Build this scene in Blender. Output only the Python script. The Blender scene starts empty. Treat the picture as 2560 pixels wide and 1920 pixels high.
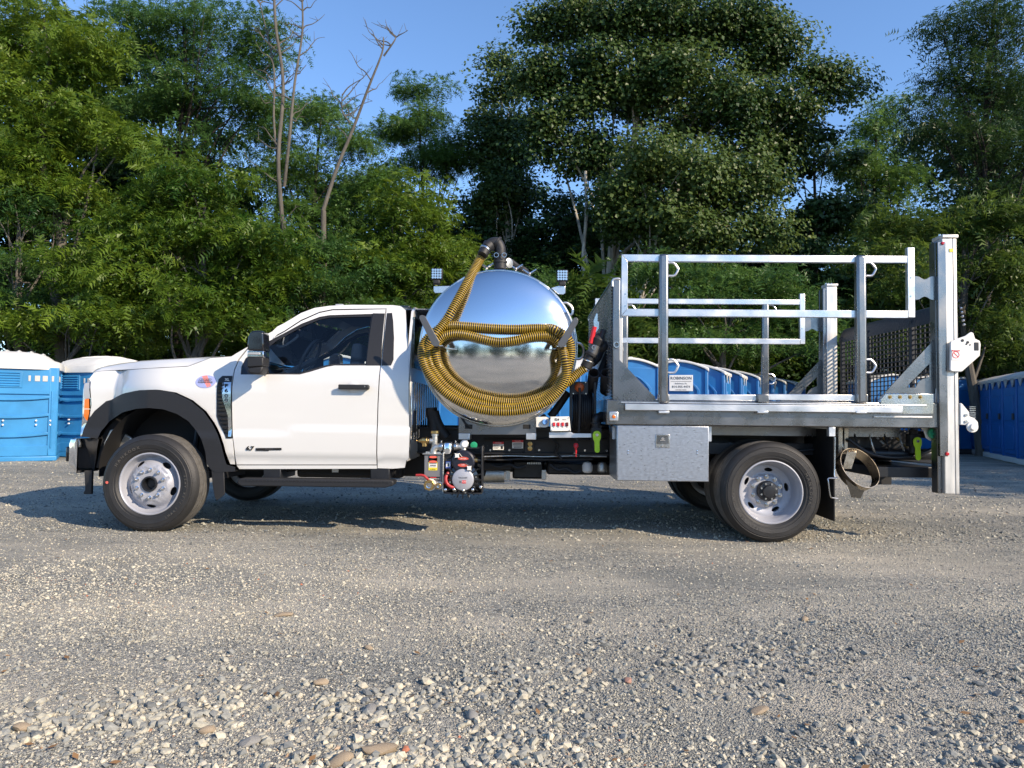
import bpy, bmesh, math, random
import numpy as np
from mathutils import Vector, Matrix, Euler
from mathutils.geometry import delaunay_2d_cdt

# ------------------------------------------------------------------ camera, sky, sun, exposure
scene = bpy.context.scene
col = scene.collection
R = math.radians
CAM = Vector((0.0, 0.0, 1.07))
FPX = 1780.0                                   # focal length in pixels of the 2560 px wide photograph
ROT = (Matrix.Rotation(R(1.3), 3, 'Z') @ Matrix.Rotation(R(90 + 2.12), 3, 'X') @ Matrix.Rotation(R(0.6), 3, 'Z'))
cd = bpy.data.cameras.new('camera'); cam = bpy.data.objects.new('camera', cd); col.objects.link(cam)
cam.location = CAM; cam.rotation_euler = ROT.to_euler()
cd.sensor_width = 36.0; cd.lens = FPX / 2560 * 36; cd.clip_start = 0.05; cd.clip_end = 3000
scene.camera = cam

SUN_TRAVEL = Vector((-1.45, 1.08, -1.02)).normalized()
sun_dir = -SUN_TRAVEL
world = bpy.data.worlds.new('World'); scene.world = world; world.use_nodes = True
wn = world.node_tree.nodes; wl = world.node_tree.links
sky = wn.new('ShaderNodeTexSky'); sky.sky_type = 'NISHITA'; sky.sun_disc = False
sky.sun_elevation = math.asin(sun_dir.z)
sky.sun_rotation = math.atan2(sun_dir.x, sun_dir.y)
sky.altitude = 200; sky.air_density = 1.0; sky.dust_density = 0.25; sky.ozone_density = 5.5
wl.new(sky.outputs[0], wn['Background'].inputs[0]); wn['Background'].inputs[1].default_value = 0.145
sl = bpy.data.lights.new('sun', 'SUN'); sl.energy = 4.0; sl.angle = R(0.5); sl.color = (1.0, 0.83, 0.63)
so = bpy.data.objects.new('sun', sl); col.objects.link(so)
so.rotation_euler = SUN_TRAVEL.to_track_quat('-Z', 'Y').to_euler(); so.location = (20, -20, 20)
scene.view_settings.view_transform = 'Standard'; scene.view_settings.look = 'None'
scene.view_settings.exposure = 0.85; scene.view_settings.gamma = 1.0
scene.view_settings.use_curve_mapping = False
scene.cycles.max_bounces = 8; scene.cycles.transparent_max_bounces = 12

# ------------------------------------------------------------------ helpers
def P(px, py, Y):
    """World point at depth Y that the photograph shows at (px, py) of 2560 x 1920; used to measure the scene."""
    d = ROT @ Vector(((px - 1280) / FPX, -(py - 960) / FPX, -1))
    t = (Y - CAM.y) / d.y
    return CAM + d * t
def zf(ox, oy, s): return lambda x, y: (ox + x / s, oy + y / s)
z1 = zf(150, 720, 2.4043); z2 = zf(1000, 560, 3.0714); z3 = zf(1000, 1000, 3.95); z4 = zf(1460, 580, 2.212)
z5 = zf(1460, 980, 2.212); z6 = zf(0, 840, 3.318); z7 = zf(1040, 1060, 8.733); z8 = zf(2040, 820, 3.771); z9 = zf(1380, 780, 5.532)
zm = lambda x, y: (x * 2560 / 2212, y * 2560 / 2212)
def W(z, x, y, Y): return P(*z(x, y), Y)
def rect(z, x0, y0, x1, y1, Y):
    xm, ym = (x0 + x1) / 2, (y0 + y1) / 2
    return (W(z, x0, ym, Y).x, W(z, x1, ym, Y).x, W(z, xm, y1, Y).z, W(z, xm, y0, Y).z)   # x0 x1 z0 z1

class MB:
    def __init__(s): s.v = []; s.f = []; s.m = []; s.mi = 0; s.nf = None
    def add(s, vs, fs):
        b = len(s.v); s.v.extend([tuple(p) for p in vs])
        for f in fs: s.f.append([b + i for i in f]); s.m.append(s.mi)
        return s
    def box(s, x0, x1, y0, y1, z0, z1):
        return s.add([(x0,y0,z0),(x1,y0,z0),(x1,y1,z0),(x0,y1,z0),(x0,y0,z1),(x1,y0,z1),(x1,y1,z1),(x0,y1,z1)],
                     [(3,2,1,0),(4,5,6,7),(0,1,5,4),(1,2,6,5),(2,3,7,6),(3,0,4,7)])
    def boxz(s, z, x0, y0, x1, y1, Y0, d):
        a = rect(z, x0, y0, x1, y1, Y0); return s.box(a[0], a[1], Y0, Y0 + d, a[2], a[3])
    def obox(s, c, u, v, w):            # centre and three half vectors
        c, u, v, w = map(Vector, (c, u, v, w))
        vs = [c + a*u + b*v + e*w for e in (-1,1) for a, b in ((-1,-1),(1,-1),(1,1),(-1,1))]
        return s.add(vs, [(3,2,1,0),(4,5,6,7),(0,1,5,4),(1,2,6,5),(2,3,7,6),(3,0,4,7)])
    def prism(s, pts, y0, y1):          # polygon in x,z extruded in y
        n = len(pts)
        return s.add([(p[0], y0, p[1]) for p in pts] + [(p[0], y1, p[1]) for p in pts],
                     [list(range(n)), list(range(2*n-1, n-1, -1))] + [(i, i+n, (i+1) % n + n, (i+1) % n) for i in range(n)])
    def prismz(s, z, pts, Y0, d):
        q = [W(z, a, b, Y0) for a, b in pts]; return s.prism([(p.x, p.z) for p in q], Y0, Y0 + d)
    def xprism(s, pts, x0, x1):         # polygon in y,z extruded in x
        n = len(pts)
        return s.add([(x0, p[0], p[1]) for p in pts] + [(x1, p[0], p[1]) for p in pts],
                     [list(range(n)), list(range(2*n-1, n-1, -1))] + [(i, i+n, (i+1) % n + n, (i+1) % n) for i in range(n)])
    def cyl(s, p, q, r, n=16, r2=None, cap=True):
        return s.tube([p, q], r, n, r2=r2, cap=cap)
    def tube(s, pts, r, n=10, r2=None, cap=True, closed=False, rads=None):
        pts = [Vector(p) for p in pts]; m = len(pts); vs = []; up = None
        for i, p in enumerate(pts):
            if closed: t = pts[(i+1) % m] - pts[i-1]
            else: t = pts[min(i+1, m-1)] - pts[max(i-1, 0)]
            if t.length < 1e-9: t = Vector((0,0,1))
            t.normalize()
            if up is None: up = Vector((0,0,1)) if abs(t.z) < .9 else Vector((1,0,0))
            a = (up - t * up.dot(t))
            if a.length < 1e-6: a = t.orthogonal()
            a.normalize(); up = a; b = t.cross(a)
            rr = rads[i] if rads else (r if r2 is None else r + (r2 - r) * i / max(1, m-1))
            vs += [p + (a * math.cos(2*math.pi*k/n) + b * math.sin(2*math.pi*k/n)) * rr for k in range(n)]
        fs = []
        for i in range(m if closed else m-1):
            j = (i+1) % m
            fs += [(i*n+k, i*n+(k+1) % n, j*n+(k+1) % n, j*n+k) for k in range(n)]
        if cap and not closed: fs += [list(range(n-1, -1, -1)), [(m-1)*n+k for k in range(n)]]
        return s.add(vs, fs)
    def lathe(s, prof, o, ax, n=48, closed=False):     # prof: (radius, position along axis)
        o = Vector(o); ax = Vector(ax).normalized(); a = ax.orthogonal().normalized(); b = ax.cross(a)
        vs = [o + ax * h + (a * math.cos(2*math.pi*k/n) + b * math.sin(2*math.pi*k/n)) * r for r, h in prof for k in range(n)]
        m = len(prof); fs = []
        for i in range(m if closed else m-1):
            j = (i+1) % m
            fs += [(i*n+k, i*n+(k+1) % n, j*n+(k+1) % n, j*n+k) for k in range(n)]
        return s.add(vs, fs)
    def ball(s, c, r, n=12, sc=(1,1,1)):
        c = Vector(c); vs = []; m = n // 2
        for i in range(m+1):
            t = math.pi * i / m
            vs += [c + Vector((math.sin(t)*math.cos(2*math.pi*k/n)*sc[0], math.sin(t)*math.sin(2*math.pi*k/n)*sc[1], math.cos(t)*sc[2])) * r for k in range(n)]
        return s.add(vs, [(i*n+k, i*n+(k+1) % n, (i+1)*n+(k+1) % n, (i+1)*n+k) for i in range(m) for k in range(n)])
    def build(s, name, mats, parent=None, bevel=0, ang=35, seg=2, label=None, fix=True):
        me = bpy.data.meshes.new(name)
        me.from_pydata(s.v, [], s.f)
        mats = mats if isinstance(mats, (list, tuple)) else [mats]
        for m in mats: me.materials.append(m)
        me.polygons.foreach_set('material_index', s.m)
        me.polygons.foreach_set('use_smooth', [True] * len(s.f))
        me.update()
        if fix:
            bm = bmesh.new(); bm.from_mesh(me)
            bmesh.ops.remove_doubles(bm, verts=bm.verts, dist=1e-5)
            bmesh.ops.recalc_face_normals(bm, faces=bm.faces); bm.to_mesh(me); bm.free()
        me.set_sharp_from_angle(angle=R(ang))
        o = bpy.data.objects.new(name, me); link(o, parent)
        if bevel:
            b = o.modifiers.new('bevel', 'BEVEL'); b.width = bevel; b.segments = seg; b.limit_method = 'ANGLE'; b.angle_limit = R(30)
        if label: o['label'] = label
        return o
INV = {}
def link(o, parent):
    col.objects.link(o)
    if parent is not None:
        o.parent = parent
        if parent.name in INV: o.matrix_parent_inverse = Matrix.Translation(-INV[parent.name])
def empty(name, loc=(0,0,0), parent=None, worldkids=False):
    o = bpy.data.objects.new(name, None); o.empty_display_size = .1; link(o, parent); o.location = loc
    if worldkids: INV[o.name] = Vector(loc)
    return o
def tag(o, label=None, cat=None, group=None, kind=None):
    if label: o['label'] = label
    if cat: o['category'] = cat
    if group: o['group'] = group
    if kind: o['kind'] = kind
    return o
def inside(pt, poly):
    x, y = pt; c = False; n = len(poly); j = n-1
    for i in range(n):
        xi, yi = poly[i]; xj, yj = poly[j]
        if (yi > y) != (yj > y) and x < (xj-xi)*(y-yi)/(yj-yi)+xi: c = not c
        j = i
    return c
def resample(poly, d):
    out = []; n = len(poly)
    for i in range(n):
        a, b = Vector(poly[i]), Vector(poly[(i+1) % n]); k = max(1, int((b-a).length / d))
        out += [tuple(a + (b-a)*t/k) for t in range(k)]
    return out
def smooth_poly(poly, it=1):
    for _ in range(it):
        n = len(poly); q = []
        for i in range(n):
            a, b = Vector(poly[i]), Vector(poly[(i+1) % n]); q += [tuple(a*.75+b*.25), tuple(a*.25+b*.75)]
        poly = q
    return poly
def cdt(outer, holes, step):
    outer = resample(outer, step); holes = [resample(h, step) for h in holes]
    vs = []; es = []
    for loop in [outer] + holes:
        b = len(vs); n = len(loop); vs += loop; es += [(b+i, b+(i+1) % n) for i in range(n)]
    xs = [p[0] for p in outer]; zs = [p[1] for p in outer]
    border = np.array(vs)
    x = min(xs) + step/2
    while x < max(xs):
        z = min(zs) + step/2
        while z < max(zs):
            if inside((x, z), outer) and not any(inside((x, z), h) for h in holes):
                if np.min((border[:,0]-x)**2 + (border[:,1]-z)**2) > (step*.45)**2: vs.append((x, z))
            z += step
        x += step
    r = delaunay_2d_cdt([Vector(p) for p in vs], es, [], 0, 1e-6)
    V = [tuple(p) for p in r[0]]; F = []
    for f in r[2]:
        c = (sum(V[i][0] for i in f)/3, sum(V[i][1] for i in f)/3)
        if inside(c, outer) and not any(inside(c, h) for h in holes): F.append(list(f))
    return V, F, [outer] + holes
def panel(name, mat, parent, outer, f, holes=(), step=.05, off=0.0, lip=.025, side=1, label=None, mir=None):
    """Sheet-metal panel: outline in x,z, curved by y=f(x,z); side +1 faces the viewer (-y); mir mirrors about that y."""
    V, F, loops = cdt(outer, list(holes), step)
    sg = -1 if mir is not None else 1
    def y_(x, z):
        v = f(x, z) - off
        return v if mir is None else 2*mir - v
    vs = [(x, y_(x, z), z) for x, z in V]
    e = .004; ns = []
    for x, z in V:
        dx = (y_(x+e, z) - y_(x-e, z)) / (2*e); dz = (y_(x, z+e) - y_(x, z-e)) / (2*e)
        n = Vector((dx, -1, dz)) * sg; n.normalize(); ns.append(n)
    fs = []
    for t in F:
        a, b, c = (Vector(vs[i]) for i in t)
        if (b-a).cross(c-a).dot(ns[t[0]]) < 0: t = t[::-1]
        fs.append(t)
    if lip:
        for lp in loops:
            n = len(lp); b = len(vs)
            area = sum(lp[i][0]*lp[(i+1) % n][1] - lp[(i+1) % n][0]*lp[i][1] for i in range(n))
            for k in range(n):
                x, z = lp[k]; t = Vector((lp[(k+1) % n][0]-lp[k-1][0], lp[(k+1) % n][1]-lp[k-1][1]))
                t = t.normalized() if t.length > 0 else Vector((1,0))
                nn = Vector((t.y, 0, -t.x)) * (1 if area > 0 else -1) * (1 if lp is loops[0] else -1)
                for d in (0, lip): vs.append((x, y_(x, z) + d*sg, z)); ns.append(nn)
            fs += [(b+2*k, b+2*k+1, b+2*((k+1) % n)+1, b+2*((k+1) % n)) for k in range(n)]
    me = bpy.data.meshes.new(name); me.from_pydata(vs, [], fs); me.materials.append(mat)
    me.polygons.foreach_set('use_smooth', [True]*len(fs)); me.update()
    me.normals_split_custom_set_from_vertices(ns)
    o = bpy.data.objects.new(name, me); link(o, parent)
    if label: o['label'] = label
    return o
def text(s, size, loc, mat, parent, name='lettering', rot=(90,0,0), ext=.0008, sx=1.0, align='CENTER', bold=0.0, shear=0.0):
    c = bpy.data.curves.new('t', 'FONT'); c.body = s; c.size = size; c.extrude = ext; c.align_x = align; c.align_y = 'CENTER'; c.offset = bold
    c.shear = shear; c.resolution_u = 2
    t = bpy.data.objects.new('t', c); col.objects.link(t)
    bpy.context.view_layer.update()
    me = bpy.data.meshes.new_from_object(t.evaluated_get(bpy.context.evaluated_depsgraph_get()))
    bpy.data.objects.remove(t); bpy.data.curves.remove(c)
    me.transform(Matrix.Translation(Vector(loc)) @ Euler([R(a) for a in rot]).to_matrix().to_4x4() @ Matrix.Diagonal((sx,1,1,1)))
    me.materials.clear(); me.materials.append(mat); me.name = name
    o = bpy.data.objects.new(name, me); link(o, parent)
    return o
def arc_text(s, size, c, r, a0, step, Y, mat, parent, name='lettering', flip=False):
    """Letters standing round a circle in the x,z plane facing the viewer, joined as one mesh."""
    ms = []
    cu = bpy.data.curves.new('t', 'FONT'); cu.size = size; cu.extrude = .0012; cu.align_x = 'CENTER'; cu.align_y = 'CENTER'; cu.resolution_u = 2
    t = bpy.data.objects.new('t', cu); col.objects.link(t)
    bm = bmesh.new()
    for k, ch in enumerate(s):
        if ch == ' ': continue
        cu.body = ch; bpy.context.view_layer.update()
        me = bpy.data.meshes.new_from_object(t.evaluated_get(bpy.context.evaluated_depsgraph_get()))
        a = R(a0 + step * k)
        p = Vector((c[0] + r*math.cos(a), Y, c[1] + r*math.sin(a)))
        tilt = a - math.pi/2 if not flip else a + math.pi/2
        me.transform(Matrix.Translation(p) @ Matrix.Rotation(-tilt, 4, 'Y') @ Matrix.Rotation(math.pi/2, 4, 'X'))
        bm.from_mesh(me); bpy.data.meshes.remove(me)
    me = bpy.data.meshes.new(name); bm.to_mesh(me); bm.free(); me.materials.append(mat)
    bpy.data.objects.remove(t); bpy.data.curves.remove(cu)
    o = bpy.data.objects.new(name, me); link(o, parent); return o
def cr(pts, k=8, closed=False):
    """Catmull-Rom through the points."""
    pts = [Vector(p) for p in pts]; out = []; n = len(pts)
    for i in range(n if closed else n-1):
        g = (lambda j: pts[j % n]) if closed else (lambda j: pts[max(0, min(n-1, j))])
        a, b, c, d = g(i-1), g(i), g(i+1), g(i+2)
        for t in range(k):
            t /= k
            out.append(.5*((2*b) + (c-a)*t + (2*a-5*b+4*c-d)*t*t + (3*b-a-3*c+d)*t**3))
    if not closed: out.append(pts[-1])
    return out

# ------------------------------------------------------------------ materials
def mat(name, rgb, rough=.5, metal=0.0, coat=0.0, bump=0.0, bscale=40, var=0.0, vscale=6, spec=.5, rvar=0.0, stretch=None, dirt=0.0):
    m = bpy.data.materials.new(name); m.use_nodes = True
    nt = m.node_tree; N = nt.nodes; L = nt.links; b = N['Principled BSDF']
    b.inputs['Base Color'].default_value = (*rgb, 1); b.inputs['Roughness'].default_value = rough
    b.inputs['Metallic'].default_value = metal; b.inputs['Coat Weight'].default_value = coat; b.inputs['Coat Roughness'].default_value = .04
    b.inputs['Specular IOR Level'].default_value = spec
    if bump or var or rvar:
        tc = N.new('ShaderNodeTexCoord'); mp = N.new('ShaderNodeMapping'); L.new(tc.outputs['Object'], mp.inputs[0])
        if stretch: mp.inputs['Scale'].default_value = stretch
    if bump:
        n = N.new('ShaderNodeTexNoise'); n.inputs['Scale'].default_value = bscale; n.inputs['Detail'].default_value = 4; L.new(mp.outputs[0], n.inputs[0])
        bp = N.new('ShaderNodeBump'); bp.inputs['Strength'].default_value = bump; bp.inputs['Distance'].default_value = .01
        L.new(n.outputs[0], bp.inputs['Height']); L.new(bp.outputs[0], b.inputs['Normal'])
    if var or rvar:
        n = N.new('ShaderNodeTexNoise'); n.inputs['Scale'].default_value = vscale; n.inputs['Detail'].default_value = 5; L.new(mp.outputs[0], n.inputs[0])
        if var:
            mr = N.new('ShaderNodeMapRange'); mr.inputs[3].default_value = 1-var; mr.inputs[4].default_value = 1+var; L.new(n.outputs[0], mr.inputs[0])
            mr.inputs[1].default_value = .3; mr.inputs[2].default_value = .7
            mx = N.new('ShaderNodeMix'); mx.data_type = 'RGBA'; mx.blend_type = 'MULTIPLY'; mx.inputs[0].default_value = 1
            mx.inputs[6].default_value = (*rgb, 1); L.new(mr.outputs[0], mx.inputs[7]); L.new(mx.outputs[2], b.inputs['Base Color'])
        if rvar:
            mr = N.new('ShaderNodeMapRange'); mr.inputs[1].default_value = .3; mr.inputs[2].default_value = .7
            mr.inputs[3].default_value = max(0.02, rough-rvar); mr.inputs[4].default_value = rough+rvar; L.new(n.outputs[0], mr.inputs[0]); L.new(mr.outputs[0], b.inputs['Roughness'])
    return m
M = {}
M['paint'] = mat('white_paint', (.64,.64,.625), .32, coat=1.0)
M['plastic'] = mat('black_plastic', (.013,.0135,.0155), .55, bump=.15, bscale=400)
M['gloss_black'] = mat('gloss_black', (.008,.008,.01), .12, coat=.6)
M['shut'] = mat('underbody_black', (.008,.008,.009), .7)
M['frame'] = mat('frame_black', (.012,.013,.016), .38, var=.3)
M['cobble'] = mat('tan_cobble', (.30,.235,.16), .85, bump=.3, bscale=60, var=.25, vscale=30)
M['cobble_grey'] = mat('grey_cobble', (.22,.215,.20), .85, bump=.3, bscale=60, var=.25, vscale=30)
M['cobble_pink'] = mat('pink_cobble', (.34,.19,.14), .85, bump=.3, bscale=60, var=.2, vscale=30)
M['rubber'] = mat('tyre_rubber', (.016,.0155,.0155), .58, bump=.2, bscale=120, var=.25, vscale=9)
M['tread'] = mat('tread_rubber', (.085,.08,.072), .85, bump=.4, bscale=200, var=.3, vscale=20)
M['rim'] = mat('rim_silver_paint', (.36,.37,.41), .42, metal=.2, rvar=.05, vscale=12)
M['chrome'] = mat('chrome', (.82,.83,.85), .05, metal=1)
M['alu'] = mat('brushed_aluminium', (.68,.69,.70), .36, metal=.9, bump=.05, bscale=90, rvar=.12, vscale=5, var=.08)
M['alu_post'] = mat('shade_toned_aluminium', (.25,.25,.25), .28, metal=.95, bump=.05, bscale=60, rvar=.10, vscale=5, var=.07)  # aluminium darkened in its base colour for the shade it would reflect
M['alu_bright'] = mat('anodised_aluminium', (.66,.64,.60), .42, metal=.6, bump=.04, bscale=60, rvar=.1, vscale=4, stretch=(6,6,1), var=.07)
M['alu_box'] = mat('toolbox_aluminium', (.46,.49,.54), .34, metal=.85, bump=.06, bscale=50, rvar=.08, vscale=34, stretch=(1,1,2.2), var=.08)
M['white_steel'] = mat('white_coated_steel', (.74,.73,.70), .4, var=.05)
M['steel'] = mat('stainless_steel', (.62,.61,.59), .24, metal=1, bump=.03, bscale=60, rvar=.08)
M['cast'] = mat('galvanised_steel', (.55,.54,.50), .42, metal=.9, bump=.2, bscale=120, var=.15, vscale=30)
M['brass'] = mat('brass', (.60,.40,.16), .3, metal=1, var=.15, vscale=40)
M['polish'] = mat('polished_tank_steel', (.80,.81,.82), .10, metal=1, bump=.012, bscale=3, rvar=.03, vscale=5, stretch=(1,1,2.5))
M['tankwall'] = mat('brushed_tank_steel', (.62,.62,.61), .25, metal=1, rvar=.08)
M['red'] = mat('red_enamel', (.55,.02,.03), .35)
M['redhose'] = mat('red_rubber', (.38,.03,.03), .4)
M['lime'] = mat('lime_plastic', (.42,.66,.02), .4)
M['green'] = mat('green_plastic', (.02,.30,.14), .35)
M['orange'] = mat('orange_plastic', (.50,.10,.02), .45)
M['yellow'] = mat('yellow_pvc', (.47,.31,.03), .4, var=.2, vscale=9)
M['hoseblack'] = mat('black_pvc', (.035,.022,.012), .35)
M['pvc'] = mat('grey_pvc', (.05,.05,.055), .5)
M['label_white'] = mat('label_white', (.75,.75,.73), .4)
M['label_yellow'] = mat('label_yellow', (.75,.62,.05), .4)
M['label_red'] = mat('label_red', (.62,.03,.04), .4)
M['label_blue'] = mat('label_blue', (.10,.16,.50), .4)
M['decal_blue'] = mat('decal_pale_blue', (.30,.34,.60), .4)
M['ink'] = mat('black_ink', (.01,.01,.012), .5)
M['ink_grey'] = mat('grey_ink', (.12,.12,.13), .5)
M['seat'] = mat('grey_seat_cloth', (.13,.13,.14), .8, bump=.2, bscale=200)
M['dash'] = mat('dark_dashboard', (.055,.055,.06), .6)
M['lining'] = mat('grey_headliner', (.25,.26,.28), .8)
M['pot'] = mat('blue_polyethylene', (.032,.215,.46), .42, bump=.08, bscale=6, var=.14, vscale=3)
M['pot_dark'] = mat('shade_blue_polyethylene', (.012,.11,.36), .42, bump=.06, bscale=6, var=.1, vscale=3)  # toilet blue with the tree shade put into a darker colour
M['pot_roof'] = mat('white_polyethylene', (.62,.62,.60), .5, bump=.08, bscale=8, var=.08, vscale=4)
M['pot_vent'] = mat('translucent_white_vent', (.45,.45,.43), .6)
def amber(name, rgb, em=0):
    m = mat(name, rgb, .12); m.node_tree.nodes['Principled BSDF'].inputs['Coat Weight'].default_value = .8; return m
M['amber'] = amber('amber_lens', (.75,.16,.01)); M['redlens'] = amber('red_lens', (.45,.01,.02)); M['clear'] = amber('clear_lens', (.35,.36,.38))
M['silverlens'] = mat('lamp_reflector', (.6,.6,.6), .15, metal=.9)
def glass(name, tint, refl=.1, rough=.01):
    m = bpy.data.materials.new(name); m.use_nodes = True; nt = m.node_tree; N = nt.nodes; L = nt.links
    for n in list(N):
        if n.type != 'OUTPUT_MATERIAL': N.remove(n)
    out = N['Material Output']; t = N.new('ShaderNodeBsdfTransparent'); t.inputs[0].default_value = (*tint, 1)
    g = N.new('ShaderNodeBsdfGlossy'); g.inputs['Roughness'].default_value = rough; g.inputs[0].default_value = (1,1,1,1)
    fr = N.new('ShaderNodeFresnel'); fr.inputs[0].default_value = 1.5; mx = N.new('ShaderNodeMixShader')
    ad = N.new('ShaderNodeMath'); ad.operation = 'ADD'; ad.inputs[1].default_value = refl; ad.use_clamp = True
    L.new(fr.outputs[0], ad.inputs[0]); L.new(ad.outputs[0], mx.inputs[0])
    L.new(t.outputs[0], mx.inputs[1]); L.new(g.outputs[0], mx.inputs[2]); L.new(mx.outputs[0], out.inputs[0]); return m
M['glass'] = glass('tinted_side_glass', (.86,.90,.89), .0); M['windscreen'] = glass('windscreen_glass', (.75,.82,.80), .02)
M['darkglass'] = glass('privacy_rear_glass', (.10,.12,.12), .06); M['mirror'] = mat('mirror_glass', (.8,.8,.8), .02, metal=1)

def leafmat(name, rgb, rgb2, trans=.35):
    m = bpy.data.materials.new(name); m.use_nodes = True; nt = m.node_tree; N = nt.nodes; L = nt.links
    b = N['Principled BSDF']; out = N['Material Output']
    at = N.new('ShaderNodeAttribute'); at.attribute_name = 'tone'
    oi = N.new('ShaderNodeObjectInfo')
    ad = N.new('ShaderNodeMath'); ad.operation = 'MULTIPLY_ADD'; ad.inputs[1].default_value = .35; L.new(oi.outputs['Random'], ad.inputs[0]); 
    sc = N.new('ShaderNodeMath'); sc.operation = 'MULTIPLY_ADD'; sc.inputs[1].default_value = .8; sc.inputs[2].default_value = -.08
    L.new(at.outputs['Fac'], sc.inputs[0]); L.new(sc.outputs[0], ad.inputs[2])
    mx = N.new('ShaderNodeMix'); mx.data_type = 'RGBA'; mx.inputs[6].default_value = (*rgb, 1); mx.inputs[7].default_value = (*rgb2, 1)
    L.new(ad.outputs[0], mx.inputs[0]); L.new(mx.outputs[2], b.inputs['Base Color'])
    b.inputs['Roughness'].default_value = .45; b.inputs['Specular IOR Level'].default_value = .35
    t = N.new('ShaderNodeBsdfTranslucent'); hs = N.new('ShaderNodeHueSaturation'); hs.inputs['Value'].default_value = 1.9; hs.inputs['Hue'].default_value = .485
    L.new(mx.outputs[2], hs.inputs['Color']); L.new(hs.outputs[0], t.inputs[0])
    ms = N.new('ShaderNodeMixShader'); ms.inputs[0].default_value = trans
    L.new(b.outputs[0], ms.inputs[1]); L.new(t.outputs[0], ms.inputs[2]); L.new(ms.outputs[0], out.inputs[0]); return m
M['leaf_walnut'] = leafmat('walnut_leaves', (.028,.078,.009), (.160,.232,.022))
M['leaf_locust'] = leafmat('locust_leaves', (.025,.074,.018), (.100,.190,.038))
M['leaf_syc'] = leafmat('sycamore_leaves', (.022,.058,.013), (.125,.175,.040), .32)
M['leaf_dark'] = leafmat('shade_darkened_leaves', (.015,.042,.012), (.050,.100,.024), .28)  # leaf greens darkened: the shade of the wood is in the colour
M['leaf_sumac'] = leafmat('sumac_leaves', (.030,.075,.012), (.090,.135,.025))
M['bark'] = mat('grey_brown_bark', (.095,.086,.072), .9, bump=.8, bscale=12, var=.35, vscale=5, stretch=(4,4,.6))
M['bark_dark'] = mat('dark_bark', (.022,.017,.014), .9, bump=.8, bscale=12, var=.35, vscale=5, stretch=(4,4,.6))  # bark in a much darker brown
M['bark_pale'] = mat('peeling_pale_bark', (.34,.31,.26), .85, bump=.5, bscale=10, var=.45, vscale=4, stretch=(3,3,.8))
M['leaf_mid'] = leafmat('shaded_walnut_leaves', (.020,.056,.012), (.090,.145,.024))  # walnut greens darkened so the colour carries the shade on the right
M['pot_mid'] = mat('dimmed_blue_polyethylene', (.018,.15,.40), .42, bump=.08, bscale=6, var=.14, vscale=3)  # toilet blue deepened to stand for faces turned from the sun
M['dull_steel'] = mat('dull_camlock_steel', (.16,.16,.16), .4, metal=.7)  # darker, duller steel for the hose camlock
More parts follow.
